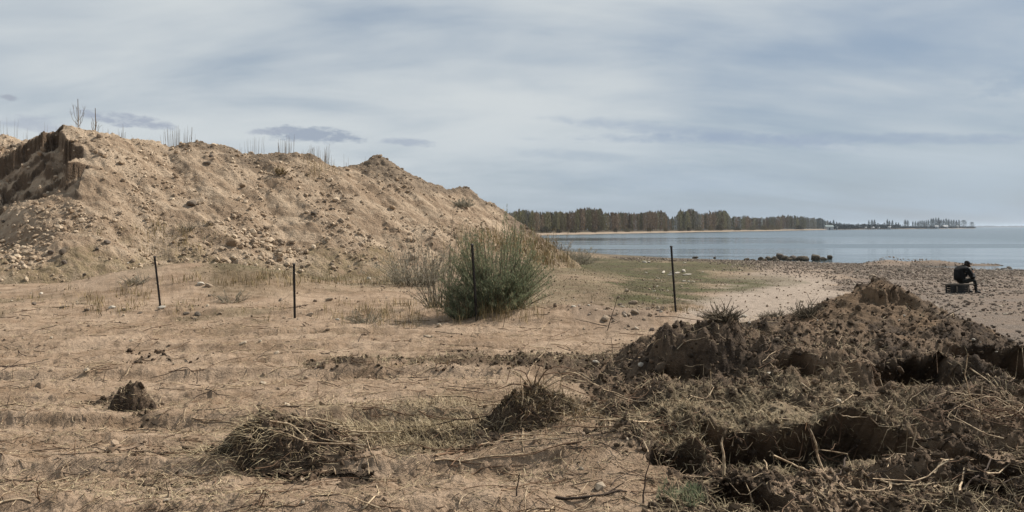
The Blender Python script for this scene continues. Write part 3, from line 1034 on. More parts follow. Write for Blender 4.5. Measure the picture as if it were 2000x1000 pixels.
me = patch_mesh('soil_heap', cone, CX - 3.2, CX + 3.0, CY - 3.4, CY + 2.2, 0.022, M_SOIL, cone_sand)
link('soil_heap', me, label='tall cone-shaped heap of dug brown soil with a crumbling crest beside the beach', category='soil heap')
heap_roots = []
for (nm, lb, cx, cy, rx, ry, hh, sd, rot) in HEAPS:
    st_ = 0.010 if hh > 0.25 else 0.008
    root = empty(nm, (0, 0, 0), label=lb, category='clod' if 'clod' in nm else 'clump')
    k = 1.5 * max(rx, ry)
    me = patch_mesh('earth', lambda X, Y: lump(X, Y, cx, cy, rx, ry, hh, sd, 1, rot), cx - k, cx + k, cy - k, cy + k, st_, M_SOILDARK)
    link('earth', me, root)
    heap_roots.append(root)
# ------------------------------------------------------------------ the air over the lake
hz = bpy.data.materials.new('haze')
hz.use_nodes = True
ht = NT(hz.node_tree)
ht.n.clear()
hv_ = ht.new('ShaderNodeVolumePrincipled')
hv_.inputs['Density'].default_value = 0.00009
hv_.inputs['Color'].default_value = (0.62, 0.73, 0.86, 1)
hv_.inputs['Anisotropy'].default_value = 0.2
ho_ = ht.new('ShaderNodeOutputMaterial')
ht.l.new(hv_.outputs[0], ho_.inputs['Volume'])
V = np.array([(x, y, z) for z in (-9.0, 45.0) for y in (-200, 17000) for x in (-9800, 9800)], float)
link('haze', add_mesh('haze', V, np.array([(0, 2, 3, 1), (4, 5, 7, 6), (0, 1, 5, 4), (2, 6, 7, 3), (0, 4, 6, 2), (1, 3, 7, 5)]), [hz]), kind='stuff', label='thin haze over the lake')

# ------------------------------------------------------------------ far shore
def land_mat():
    m, t, b = new_mat('far_bank')
    A = attr(t, 'zone_a')
    tc = t.new('ShaderNodeTexCoord').outputs['Object']
    n = t.noise(t.scale(tc, 0.05, 0.2, 1), 1.0, 5, 0.6)
    c = t.mix(t.ramp(n, 0.35, 0.65), (0.30, 0.235, 0.175), (0.22, 0.165, 0.12))
    c = t.mix(t.ramp(A[0], 0.16, 0.26), c, (0.09, 0.072, 0.045))
    c = t.mix(t.ramp(A[0], 0.008, 0.035, 1, 0), c, (0.07, 0.06, 0.05))
    t.put(b.inputs['Base Color'], c)
    return m


FAR = [(700, 225), (850, 240), (1000, 258), (1060, 286), (1130, 315), (1200, 350), (1300, 410), (1400, 490), (1480, 560), (1560, 690), (1600, 780), (1650, 880),
       (1750, 1080), (1830, 1280), (1900, 1480), (1906, 1530)]
farp = np.array(FAR, float)


def far_y(px):
    return np.interp(px, farp[:, 0], farp[:, 1])


LAND_PROF = [(0, -1.75), (0.012, -1.40), (0.04, -1.05), (0.19, -0.80), (0.25, -0.55), (1.0, -0.2)]
fpx = np.linspace(700, 1905, 300)
fd = np.linspace(0, 1, 30) ** 1.9
LV, LA = [], []
for i, p_ in enumerate(fpx):
    y0 = far_y(p_) * (1 + 0.012 * math.sin(p_ * 0.07) + 0.008 * math.sin(p_ * 0.19))
    wd = 150 * min(1.0, (1906 - p_) / 60 + 0.15)
    for j, d_ in enumerate(fd):
        yy = y0 + d_ * wd
        h_ = np.interp(d_, [a for a, _ in LAND_PROF], [b for _, b in LAND_PROF])
        LV.append(((p_ - 1000) / F * y0 * (1 + 0.0 * d_) + (p_ - 1000) / F * (yy - y0), yy, h_ + 0.12 * math.sin(i * 0.9 + j) * d_))
        LA.append((d_, 0, 0))
# the land behind the trees
me = add_mesh('far_shore', np.array(LV), grid_faces(len(fpx), len(fd)), [land_mat()], True, attrs={'zone_a': np.array(LA)})
link('far_shore', me, kind='structure', label='low far bank with a pale strip of sand along the water')

M_LOWLAND = mat_simple('distant_land', (0.07, 0.085, 0.10), (0.09, 0.10, 0.115), 0.01)
M_SNOW = mat_simple('snow_peak', (0.38, 0.44, 0.52), (0.26, 0.32, 0.40), 0.002)


def ridge_strip(name, pts, depth, mat, **props):
    V, Fc = [], []
    for k, (p_, top, Y_) in enumerate(pts):
        x_ = (p_ - 1000) / F
        zt = EYE + (HZ - top) / F * Y_
        V += [(x_ * Y_, Y_, -3), (x_ * Y_, Y_ + depth * 0.2, zt * 0.7 if zt > 0 else zt), (x_ * Y_ * 1.02, Y_ + depth * 0.5, zt), (x_ * Y_ * 1.04, Y_ + depth, -3)]
        if k:
            a = 4 * (k - 1)
            for q_ in range(3):
                Fc.append((a + q_, a + 4 + q_, a + 5 + q_, a + 1 + q_))
    return link(name, add_mesh(name, np.array(V), np.array(Fc), [mat], True), **props)


r_ = random.Random(3)
ridge_strip('distant_shore', [(1880 + 5 * i, 441.6 - (1.0 if 12 < i < 20 or i > 22 else 0) * r_.uniform(0.3, 1.2), 4200) for i in range(60)], 500, M_LOWLAND,
            kind='structure', label='thin dark line of land on the lake horizon')
ridge_strip('snowy_mountains', [(1976 + 9 * i, 442.3 - min(i, 8) * 0.45 - r_.uniform(0, 0.8), 14000) for i in range(50)], 2500, M_SNOW,
            kind='structure', label='faint snowy mountains low on the horizon at the right edge')

# ------------------------------------------------------------------ poplars
M_BARK = mat_simple('poplar_bark', (0.12, 0.10, 0.085), (0.07, 0.058, 0.05), 2, 0.9, 0, 0.2)


def crown_mat(name, a, b_):
    m, t, b = new_mat(name)
    A = attr(t, 'tone')
    c = t.mix(A[0], a, b_)
    oi = t.new('ShaderNodeObjectInfo').outputs['Random']
    k = t.ramp(oi, 0, 1, 0.5, 1.4, False)
    cc = t.new('ShaderNodeCombineXYZ')
    for i in range(3):
        t.l.new(k, cc.inputs[i])
    t.put(b.inputs['Base Color'], t.mix(1.0, c, cc.outputs[0], 'MULTIPLY'))
    return m


M_CROWN = [crown_mat('olive_twigs', (0.17, 0.155, 0.085), (0.28, 0.255, 0.155)),
           crown_mat('brown_twigs', (0.20, 0.15, 0.10), (0.31, 0.235, 0.165)),
           crown_mat('grey_twigs', (0.18, 0.17, 0.135), (0.28, 0.265, 0.215)),
           crown_mat('far_twigs', (0.115, 0.135, 0.135), (0.16, 0.185, 0.18))]


def tri_soup_vertical(P, L, Wd, r):
    """upright twig sprays: thin triangles pairs"""
    n = len(P)
    a = r.uniform(0, 2 * np.pi, n)
    s_ = np.stack([np.cos(a), np.sin(a), r.uniform(-0.2, 0.2, n)], -1)
    up = np.stack([r.normal(0, 0.13, n), r.normal(0, 0.13, n), np.ones(n)], -1)
    V = np.stack([P - s_ * Wd[:, None] * 0.5, P + s_ * Wd[:, None] * 0.5 + up * L[:, None] * 0.25, P + up * L[:, None]], 1)
    Fc = np.arange(3 * n).reshape(n, 3)
    tone = np.repeat(r.uniform(0, 1, (n, 2)), 3, 0)
    return V.reshape(-1, 3), Fc, np.concatenate([tone, tone[:, :1] * 0], 1)


def poplar_meshes(seed, width, n=520, round_=False, pointed=False):
    """a tree of height 10: (trunk mesh, crown mesh)"""
    r = np.random.default_rng(seed)
    parts = [tube([(0, 0, -0.3), (0.03, 0.02, 3), (-0.03, 0, 6.5), (0.02, 0.02, 9.6)], [0.17, 0.13, 0.08, 0.02], 4)]
    for k in range(9):
        z0 = 1.0 + k * 0.8
        a = r.uniform(0, 6.28)
        w_ = width * (0.5 if not round_ else 0.8) * r.uniform(0.5, 0.9)
        parts.append(tube([(0, 0, z0), (math.cos(a) * w_ * 0.7, math.sin(a) * w_ * 0.7, z0 + 0.9), (math.cos(a) * w_, math.sin(a) * w_, z0 + 2.4)], [0.06, 0.04, 0.015], 4))
    tv, tf = joinup(parts)
    z = r.uniform(0.04, 1.0, n) ** (0.9 if not round_ else 0.7)
    if round_:
        prof = np.sqrt(np.clip(1 - ((z - 0.52) / 0.5) ** 2, 0.02, 1))
    else:
        prof = np.interp(z, [0, 0.08, 0.3, 0.6, 0.85, 1.0], [0.35, 0.75, 1.0, 0.95, 0.72, 0.28])
    if pointed:
        prof = np.interp(z, [0, 0.08, 0.3, 0.6, 0.85, 1.0], [0.3, 0.7, 1.0, 0.8, 0.4, 0.05])
    a = r.uniform(0, 2 * np.pi, n)
    clump = 1 + 0.35 * np.sin(a * 3 + z * 14 + seed) + 0.15 * np.sin(a * 7 + z * 31)
    rr = width * 0.5 * prof * np.sqrt(r.uniform(0.05, 1, n)) * clump
    P = np.stack([rr * np.cos(a), rr * np.sin(a), z * 9.4], -1)
    L = r.uniform(0.35, 0.85, n) * (1 if not round_ else 0.8)
    V, Fc, tone = tri_soup_vertical(P, L, r.uniform(0.10, 0.26, n) * (1 if not round_ else 1.5), r)
    return (tv, tf), (V, Fc, tone)


POP = []
for k, (w_, rd) in enumerate([(1.7, False), (2.2, False), (2.9, False), (2.0, False), (3.6, False), (6.5, True), (1.9, False), (2.4, False)]):
    (tv, tf), (cv, cf, tn) = poplar_meshes(50 + k, w_, 560 if not rd else 900, rd, k > 5)
    tm = add_mesh('trunk', tv, tf, [M_BARK], True)
    cms = []
    for cm in M_CROWN:
        cms.append(add_mesh('crown', cv, cf, [cm], False, attrs={'tone': tn}))
    POP.append((tm, cms))

TOP = [(960, 420), (985, 416), (1000, 412), (1015, 408), (1040, 411), (1060, 413), (1090, 412), (1110, 413), (1125, 410), (1135, 405), (1150, 404), (1160, 407), (1172, 405), (1178, 413),
       (1200, 413), (1225, 414), (1245, 415), (1265, 412), (1290, 410), (1300, 414), (1306, 424), (1322, 420), (1327, 407), (1335, 412), (1345, 407), (1353, 408), (1362, 413), (1372, 416),
       (1385, 411), (1400, 412), (1415, 409), (1421, 414), (1425, 422), (1450, 422), (1455, 418), (1465, 423), (1490, 424), (1520, 421), (1535, 419), (1555, 421), (1575, 423), (1605, 426), (1618, 430), (1630, 436)]
_tp = np.array(TOP, float)


def plant_poplar(px, toppy, Y, variant, tint, label, group='poplars along the far shore', basez=-0.55, cat='tree'):
    h = EYE - basez + (HZ - toppy) / F * Y
    if h < 1.5:
        return
    s = h / 10.3
    ws = s * random.uniform(0.9, 1.3) * (1.5 if px > 1618 and variant != 5 else 1.0)
    t = empty('poplar_tree' if variant != 5 else 'round_tree', ((px - 1000) / F * Y, Y, basez), label=label, category=cat, group=group)
    t.scale = (ws, ws, s)
    t.rotation_euler = (0, 0, random.uniform(0, 6.28))
    link('trunk', POP[variant][0], t)
    link('crown', POP[variant][1][tint], t)
    return t, h


# each stretch of the wood gets its own words
def stretch(px):
    for lim, s in ((1040, 'just clear of the gravel hill'), (1075, 'right of the hill end'), (1100, 'above the widest far sand'), (1125, 'left of the tall clump'),
                   (1150, 'in the tall clump, left half'), (1180, 'in the tall clump, right half'), (1212, 'right of the tall clump'), (1245, 'in the even brown wood'),
                   (1275, 'left of the wood dip'), (1310, 'beside the wood dip'), (1340, 'in the tallest clump, left part'), (1375, 'in the tallest clump, middle'),
                   (1424, 'in the tallest clump, right part'), (1450, 'where the wood steps down'), (1480, 'left of the rusty wood'),
                   (1515, 'in the rusty wood, left half'), (1550, 'in the rusty wood, right half'), (1590, 'near the wood end'), (1640, 'at the wood end')):
        if px < lim:
            return s
    return 'on the far spit'


ORD = ['', 'second ', 'third ', 'fourth ', 'fifth ', 'sixth ', 'seventh ', 'eighth ', 'ninth ', 'tenth ', 'eleventh ', 'twelfth ']


def rank_labels(items, superl, rest):
    """items: (object, key, size). Objects that share a key are told apart by size order"""
    by = {}
    for o, k, s in items:
        by.setdefault(k, []).append((s, o))
    for k, l in by.items():
        l.sort(key=lambda a: -a[0])
        for i, (s, o) in enumerate(l):
            if len(l) == 1:
                o['label'] = k
            elif i < len(ORD):
                o['label'] = ORD[i] + superl + ' ' + k
            else:
                o['label'] = rest + ' ' + k


TW = ['olive poplar', 'brown bare poplar', 'grey poplar', 'blue-grey poplar']
items = []
px = 966.0
while px < 1632:
    top = np.interp(px, _tp[:, 0], _tp[:, 1])
    Y = far_y(px) + random.uniform(34, 62)
    red = 1 if (1090 < px < 1300 or 1440 < px < 1540) else 0
    tint = random.choice([0, 1, 1, 1, 0]) if red else random.choice([0, 0, 2, 0, 1])
    if px > 1575:
        tint = random.choice([2, 3, 2])
    dtop = abs(random.gauss(0, 3.2)) if random.random() < 0.7 else random.uniform(-1.5, 1.0)
    r_ = plant_poplar(px, top + dtop, Y, random.choice([0, 1, 2, 3, 4]), tint, None)
    if r_:
        items.append((r_[0], TW[tint] + ' ' + stretch(px), r_[1]))
    px += random.uniform(1.7, 3.9) * (1.0 if px < 1420 else 0.85)
print('poplars', len(items))

# the rows standing behind the front ones read as one mass
r3 = np.random.default_rng(8)
acc = []
for k in range(620):
    p_ = r3.uniform(950, 1640)
    top = np.interp(p_, _tp[:, 0], _tp[:, 1]) + abs(r3.normal(2.5, 3))
    Y = far_y(p_) + r3.uniform(62, 115)
    h = EYE + 0.55 + (HZ - top) / F * Y
    if h < 2:
        continue
    n = 70
    z = r3.uniform(0.02, 1, n)
    prof = np.interp(z, [0, 0.08, 0.3, 0.6, 0.85, 1.0], [0.5, 0.8, 1.0, 0.85, 0.5, 0.08])
    a = r3.uniform(0, 6.28, n)
    rr = 1.2 * h / 10 * prof * np.sqrt(r3.uniform(0, 1, n))
    P = np.stack([(p_ - 1000) / F * Y + rr * np.cos(a), Y + rr * np.sin(a), -0.7 + z * h * 0.95], -1)
    acc.append(tri_soup_vertical(P, r3.uniform(0.7, 1.5, n) * h / 10, r3.uniform(0.25, 0.5, n) * h / 10, r3))
    acc[-1][2][:, 0] = np.clip(acc[-1][2][:, 0] * 0.4 + r3.uniform(0, 0.6), 0, 1)
off = 0
Vs, Fs, Ts = [], [], []
for V, Fc, tn in acc:
    Vs.append(V); Fs.append(Fc + off); Ts.append(tn); off += len(V)
me = add_mesh('back_woods', np.concatenate(Vs), np.concatenate(Fs), [crown_mat('wood_mass', (0.15, 0.12, 0.08), (0.26, 0.21, 0.14))], False, attrs={'tone': np.concatenate(Ts)})
link('back_woods', me, kind='stuff', label='dense rows of bare poplars behind the front row on the far shore')

# low willow bushes at the foot of the wood
def low_bush_mesh(seed, n=420):
    r = np.random.default_rng(seed)
    a = r.uniform(0, 6.28, n)
    z = r.uniform(0, 1, n)
    rr = np.sqrt(1 - z ** 2) * r.uniform(0.3, 1, n) * (1 + 0.25 * np.sin(3 * a))
    P = np.stack([1.6 * rr * np.cos(a), rr * np.sin(a), z * 0.9], -1)
    return tri_soup_vertical(P, r.uniform(0.15, 0.4, n), r.uniform(0.1, 0.2, n), r)


lb = [low_bush_mesh(90 + k) for k in range(3)]
M_LB = [crown_mat('tan_bush_twigs', (0.14, 0.115, 0.07), (0.20, 0.165, 0.10)), crown_mat('dark_bush_twigs', (0.11, 0.098, 0.065), (0.18, 0.16, 0.11))]
lbm = [[add_mesh('low_bush', V, Fc, [m], False, attrs={'tone': tn}) for (V, Fc, tn) in lb] for m in M_LB]
bitems = []
for (p_, wpx, hpx, tint) in ((1065, 24, 10, 1), (1090, 14, 6, 1), (1202, 10, 6, 1), (1268, 12, 6, 0), (1300, 12, 5, 0), (1345, 10, 6, 0), (1387, 12, 8, 0), (1404, 14, 9, 0), (1440, 14, 6, 1),
                             (1492, 20, 7, 0), (1505, 22, 8, 0), (1518, 12, 7, 0), (1160, 16, 5, 1), (1225, 20, 6, 1), (1330, 18, 6, 1), (1365, 20, 6, 1), (1468, 16, 6, 1), (1560, 20, 6, 1), (1120, 24, 6, 1)):
    Y = far_y(p_) + 26
    o = link('low_bush', lbm[tint][int(p_) % 3], None, category='bush', group='low bushes at the foot of the far wood')
    o.location = ((p_ - 1000) / F * Y, Y, -0.9)
    o.scale = (wpx / F * Y / 3.2, wpx / F * Y / 3.2, hpx / F * Y * 1.25)
    bitems.append((o, ('tan' if tint == 0 else 'dark') + ' rounded bush at the trees ' + stretch(p_), wpx))
rank_labels(bitems, 'widest', 'smaller')

# the spit: slim trees, round trees, low scrub, huts, a pier
sp = []
SP = [(1622, 431, 1), (1628, 428, 0), (1634, 432, 1), (1640, 434, 5), (1653, 436, 4), (1664, 437, 4), (1676, 436, 4), (1686, 437, 5), (1697, 429, 0), (1703, 428, 1), (1708, 428, 0), (1715, 435, 4),
      (1727, 434, 4), (1733, 427, 0), (1737, 430, 1), (1743, 429, 1), (1750, 433, 0), (1755, 434, 0), (1768, 428, 1), (1773, 429, 1), (1783, 431, 0), (1788, 431, 0), (1793, 431, 0),
      (1797, 430, 1), (1801, 429, 1), (1805, 430, 0), (1809, 429, 0), (1813, 428, 0), (1819, 426, 1), (1823, 425, 1), (1828, 424, 0), (1833, 424, 0), (1838, 428, 1), (1843, 427, 1),
      (1848, 426, 1), (1853, 427, 0), (1858, 428, 1), (1863, 428, 1), (1868, 429, 0), (1873, 428, 0), (1882, 429, 5), (1898, 433, 5)]
for p_, top, v in SP:
    r_ = plant_poplar(p_, top, far_y(p_) + (20 if p_ < 1880 else 8), {0: 6, 1: 7}.get(v, v), 3, None, 'trees on the far spit', -0.9)
    if r_:
        where = ('beside the pale hut on the spit' if p_ < 1660 else 'in the scrub behind the pier' if p_ < 1760 else
                 'in the thin row on the spit' if p_ < 1812 else 'in the tall group on the spit' if p_ < 1878 else 'at the very tip of the far spit')
        items.append((r_[0], ('round grey tree ' if v == 5 else TW[3] + ' ') + where, r_[1]))
rank_labels(items, 'tallest', 'shorter')
# dark scrub
acc = []
for k in range(420):
    p_ = r3.uniform(1618, 1903)
    Y = far_y(p_) + r3.uniform(8, 18)
    h = r3.uniform(3.5, 7.5) if p_ < 1762 else r3.uniform(2.2, 4.2)
    P = np.stack([(p_ - 1000) / F * Y + r3.normal(0, 2.2, 26), Y + r3.normal(0, 1.5, 26), -1.0 + r3.uniform(0, 1, 26) * h * 0.75], -1)
    acc.append(tri_soup_vertical(P, r3.uniform(0.8, 1.6, 26), r3.uniform(0.6, 1.4, 26), r3))
off = 0
Vs, Fs, Ts = [], [], []
for V, Fc, tn in acc:
    Vs.append(V); Fs.append(Fc + off); Ts.append(tn); off += len(V)
me = add_mesh('spit_undergrowth', np.concatenate(Vs), np.concatenate(Fs), [crown_mat('spit_scrub', (0.075, 0.085, 0.085), (0.12, 0.13, 0.13))], False, attrs={'tone': np.concatenate(Ts)})
link('spit_undergrowth', me, kind='stuff', label='dark scrub along the far spit')

M_WHITE = mat_simple('white_paint', (0.50, 0.50, 0.49), (0.40, 0.40, 0.40), 2, 0.7)
M_GREYROOF = mat_simple('grey_green_roof', (0.22, 0.27, 0.27), (0.17, 0.21, 0.21), 2, 0.7)
M_DARKWOOD = mat_simple('dark_wood', (0.07, 0.06, 0.05), (0.045, 0.04, 0.035), 6, 0.9)


def box(x0, x1, y0, y1, z0, z1):
    V = np.array([(x, y, z) for z in (z0, z1) for y in (y0, y1) for x in (x0, x1)], float)
    return V, np.array([(0, 2, 3, 1), (4, 5, 7, 6), (0, 1, 5, 4), (2, 6, 7, 3), (0, 4, 6, 2), (1, 3, 7, 5)])


def gable(x0, x1, y0, y1, z0, h, o=0.3):
    ym = (y0 + y1) / 2
    V = np.array([(x0 - o, y0 - o, z0), (x1 + o, y0 - o, z0), (x1 + o, y1 + o, z0), (x0 - o, y1 + o, z0), (x0 - o, ym, z0 + h), (x1 + o, ym, z0 + h)], float)
    return V, [(0, 1, 5, 4), (2, 3, 4, 5), (0, 4, 3), (1, 2, 5), (0, 3, 2, 1)]


def hut(px, wpx, top, Y, wall, roof, label):
    x = (px - 1000) / F * Y
    wd = wpx / F * Y / 2
    zt = EYE + (HZ - top) / F * Y
    t = empty('hut', (x, Y, -0.9), label=label, category='hut', group='small pale huts on the far spit')
    hh = zt + 0.9
    V, Fc = box(-wd, wd, -wd * 0.6, wd * 0.6, -0.5, hh * 0.6)
    link('wall', add_mesh('wall', V, Fc, [wall]), t)
    V, Fc = gable(-wd, wd, -wd * 0.6, wd * 0.6, hh * 0.6 + 0.003, hh * 0.4)
    link('roof', add_mesh('roof', V, Fc, [roof]), t)
    V, Fc = box(-wd * 0.2, wd * 0.1, -wd * 0.6 - 0.05, -wd * 0.6 - 0.003, -0.4, hh * 0.4)
    link('door', add_mesh('door', V, Fc, [M_DARKWOOD]), t)


hut(1619, 15, 439.5, 815, M_WHITE, M_GREYROOF, 'widest pale hut with a grey-green roof at the near end of the far spit')
for (p_, wpx, top, lb_) in ((1634, 4, 442.3, 'small white hut just right of the grey-green roofed one'), (1690, 4, 443.0, 'white hut at the start of the pier on the far spit'),
                            (1704, 6, 442.8, 'white hut below the three slim poplars on the far spit'), (1716, 4, 443.4, 'low white hut between the slim poplars and the dark tree'),
                            (1736, 7, 441.5, 'brightest white hut at the far end of the pier'), (1812, 3, 438.5, 'narrow white hut between the thin row and the tall group'),
                            (1829, 7, 440.0, 'white hut under the left of the tall group'), (1846, 9, 440.0, 'long white hut under the middle of the tall group'),
                            (1870, 4, 439.8, 'white hut left of the round trees at the spit tip')):
    hut(p_, wpx, top, far_y(p_) + 4, M_WHITE, M_WHITE, lb_)
# pier
Yp0, Yp1 = 850, 1010
xa, xb = (1640 - 1000) / F * Yp0, (1752 - 1000) / F * Yp1
pier = empty('pier', (xa, Yp0, WATER_Z), label='long low dark pier along the near side of the far spit', category='pier')
ln = math.hypot(xb - xa, Yp1 - Yp0)
pier.rotation_euler = (0, 0, math.atan2(Yp1 - Yp0, xb - xa))
V, Fc = box(0, ln, -1.5, 1.5, 0.55, 0.9)
link('deck', add_mesh('deck', V, Fc, [M_DARKWOOD]), pier)
V, Fc = tube([(0, 0, -0.5), (0, 0, 0.55)], 0.25, 4)
pm = add_mesh('pile', V, Fc, [M_DARKWOOD])
for k in range(24):
    o = link('pile', pm, pier)
    o.location = (ln * (k + 0.5) / 24, -1.2, 0)

# ------------------------------------------------------------------ landmarks used to tell small things apart
MARKS = [('the small clod', -3.58, 7.5), ('the grassy clump', -1.8, 6.08), ('the root clump', 0.10, 6.62), ('the soil cone', 4.6, 9.4),
         ('the bush', -0.4, 15.2), ('the rightmost rod', 3.43, 16.8), ('the leftmost rod', -7.5, 17.1), ('the second rod', -4.1, 15.1),
         ('the big hillside boulder', -11.0, 31.5), ('the hill crest', -17.5, 32.5), ('the seated person', 17.1, 30.0), ('the second hill bump', -14.2, 35.0), ('the hill hollow', -19.5, 30.5),
         ('the fourth hill bump', -6.7, 38.5), ('the dark soil cap', -5.0, 40.5), ('the hill end bump', -2.5, 43.0), ('the grey twig bush', -3.4, 27.0),
         ('the black hollow', 4.05, 8.05), ('the steep dark lump', 2.0, 8.7), ('the straw ledge', 2.4, 6.9), ('the bottom pit', 1.52, 5.0),
         ('the debris line', -0.8, 9.9), ('the white turf stones', 6.0, 33.0), ('the shore boulders', 24.0, 66), ('the root tangle', 4.2, 7.0), ('the flat beach stone', 24.0, 50.0),
         ('the round grey stone', 13.0, 41.0), ('the pyramid-shaped stone', 8.6, 14.0), ('the shore pool', 32.0, 56.0),
         ('the hill end', 0.5, 47), ('the sand swell', -8.5, 21.0), ('the bottom left corner', -3.0, 4.9), ('the lone straw tuft', -2.9, 5.1), ('the far left ground', -6.4, 10.2)]


def place_words(X, Y):
    best = min(MARKS, key=lambda m_: math.hypot((m_[1] - X), (m_[2] - Y)) / max(Y, 1))
    dx_, dy_ = X - best[1], Y - best[2]
    if math.hypot(dx_, dy_) < 0.18 * max(1, Y / 8):
        return 'at ' + best[0]
    if abs(dx_) > abs(dy_) * 0.7:
        return ('right of ' if dx_ > 0 else 'left of ') + best[0]
    return ('behind ' if dy_ > 0 else 'in front of ') + best[0]


# ------------------------------------------------------------------ stones
STV = []
for k in range(7):
    r = np.random.default_rng(700 + k)
    V = ICO2.copy()
    for _ in range(6):            # knock flats onto it
        nrm = r.normal(size=3)
        nrm /= np.linalg.norm(nrm)
        d = V @ nrm
        lim = r.uniform(0.55, 0.85)
        V = V - np.outer(np.maximum(d - lim, 0), nrm)
    V *= np.array([1.0, r.uniform(0.6, 0.95), r.uniform(0.5, 0.8)]) * 1.15
    V += r.normal(0, 0.03, V.shape)
    STV.append(V)
SM = {}


def stone_mesh(k, mat):
    key = (k, mat.name)
    if key not in SM:
        SM[key] = add_mesh('stone', STV[k], ICF2, [mat], False)
    return SM[key]


sitems = []


def put_stone(X, Y, size, mat, words, group, z=None, label=None, sc3=None, sink=0.25, cat='stone', name='stone', k=None):
    z = float(surf(np.array([X]), np.array([Y]))[0]) if z is None else z
    o = link(name, stone_mesh(random.randrange(7) if k is None else k, mat), None, category=cat, group=group)
    s3 = sc3 or (1, 1, 1)
    o.scale = (size * s3[0], size * s3[1], size * s3[2])
    o.location = (X, Y, z + size * s3[2] * 0.6 * (1 - 2 * sink))
    o.rotation_euler = (random.uniform(-0.3, 0.3), random.uniform(-0.3, 0.3), random.uniform(0, 6.28))
    if label:
        o['label'] = label
    else:
        sitems.append((o, words + ' ' + place_words(X, Y), size * max(s3)))
    return o


def put_px(px, py, wpx, mat, words, group, label=None, sc3=(1, 1, 0.8), **kw):
    X, Y, Z = hits([(px, py)])[0]
    return put_stone(X, Y, wpx / F * Y / 2.1, mat, words, group, Z, label, sc3, **kw)


gH = 'stones and clods on the gravel hill'
put_px(453, 480, 24, M_CLOD, '', gH, 'largest pale boulder with a dark shaded side, half-way up the gravel slope', (1, 0.9, 1.1), k=2)
put_px(375, 400, 26, M_STONEDARK, '', gH, 'dark brown boulder in the middle of the upper gravel slope', (1, 0.8, 0.8), k=1)
put_px(201, 304, 19, M_STONE, '', gH, 'pale stone high on the slope just below the hill crest', (1, 0.8, 0.9), k=3)
put_px(123, 497, 14, M_STONEDARK, '', gH, 'small dark pointed stone at the foot of the hill on the left', (1, 0.9, 1.1), k=4)
put_px(24, 288, 12, M_STONEDARK, '', gH, 'dark round stone on the far left ridge of the hill', (1, 1, 1))
put_px(405, 322, 18, M_STONEDARK, '', gH, 'dark flat stone below the second bump of the hill', (1, 0.6, 0.6))
put_px(612, 420, 12, M_STONEDARK, '', gH, 'dark stone in the middle of the hill between the rods', (1, 0.8, 0.8))
put_px(720, 546, 13, M_STONEWHITE, '', gH, 'pale yellowish block lying in the grass at the hill foot left of the bush', (1, 0.7, 0.7))
put_px(235, 418, 10, M_STONE, '', gH, 'pale stone on the lower left slope above the sand swell', (1, 0.8, 0.8))
rr = np.random.default_rng(21)
cand = np.stack([rr.uniform(-5, 1080, 300), rr.uniform(262, 540, 300)], 1)
hh_ = hits(cand)
ok = (hh_[:, 1] < 55) & (hh_[:, 1] > 23) & (hh_[:, 2] > 0.35)
ok &= hill(hh_[:, 0], hh_[:, 1]) >= hh_[:, 2] - 0.05
for h_ in hh_[ok][:92]:
    wp = 4.5 + rr.exponential(3.0)
    m = [M_CLOD, M_STONE, M_STONEDARK, M_STONEGREY][rr.choice(4, p=[0.55, 0.25, 0.08, 0.12])]
    wds = {'sandy_clod': 'sandy clod', 'pale_stone': 'pale stone', 'dark_stone': 'dark stone', 'grey_brown_stone': 'grey-brown stone'}[m.name]
    put_stone(h_[0], h_[1], wp / F * h_[1] / 2.1, m, wds + ' on the hill', gH, h_[2])

gB = 'stones along the edge of the track'
for (p_, y_, wp, m, lb_) in ((315, 603, 16, M_STONEWHITE, 'pale flat stone touching the foot of the leftmost rod'), (386, 616, 18, M_STONEDARK, 'dark grey stone right of the leftmost rod'),
                             (430, 614, 15, M_STONE, 'pale brown stone midway between the first two rods'), (364, 614, 12, M_STONEDARK, 'small dark stone just left of the dark grey one by the track'),
                             (273, 613, 12, M_STONEDARK, 'dark stone left of the leftmost rod at the track edge'), (219, 602, 14, M_STONEWHITE, 'pale stone on the track edge left of the leftmost rod'),
                             (171, 607, 14, M_STONEGREY, 'grey stone on the track edge, second of the row from the left'), (122, 601, 13, M_STONEDARK, 'dark stone among the track edge stones at far left'),
                             (67, 595, 16, M_STONEGREY, 'grey-brown stone at the left end of the track edge row'), (81, 574, 9, M_STONEWHITE, 'small white stone on the sand above the track edge'),
                             (192, 606, 10, M_STONE, 'brown stone between the grey and the pale one at the track edge'), (243, 606, 14, M_STONEDARK, 'long dark stone half buried in the track edge'),
                             (606, 618, 17, M_STONE, 'rounded sandy stone right of the second rod'), (583, 624, 8, M_STONE, 'small pale stone at the foot of the second rod'),
                             (556, 622, 9, M_STONE, 'small pale stone left of the second rod foot'), (549, 588, 18, M_STONE, 'brown lump on the bare sand left of the second rod'),
                             (643, 587, 15, M_STONE, 'brown lump on the bare sand right of the second rod'), (407, 560, 18, M_STONE, 'pale sloping slab at the hill foot between the rods'),
                             (392, 556, 15, M_STONEWHITE, 'pale stone beside the sloping slab at the hill foot'), (250, 516, 8, M_STONEWHITE, 'small white stone on the smooth sand swell'),
                             (332, 512, 12, M_STONEDARK, 'dark stone behind the top of the leftmost rod'), (165, 539, 10, M_STONEDARK, 'dark stone on the sand swell left of the leftmost rod'),
                             (410, 578, 10, M_STONEDARK, 'dark stone in the grass left of the second rod'), (659, 625, 10, M_STONEWHITE, 'whitish stone half hidden in the weeds right of the second rod')):
    put_px(p_, y_, wp, m, '', gB, lb_, (1, 0.75, 0.65))

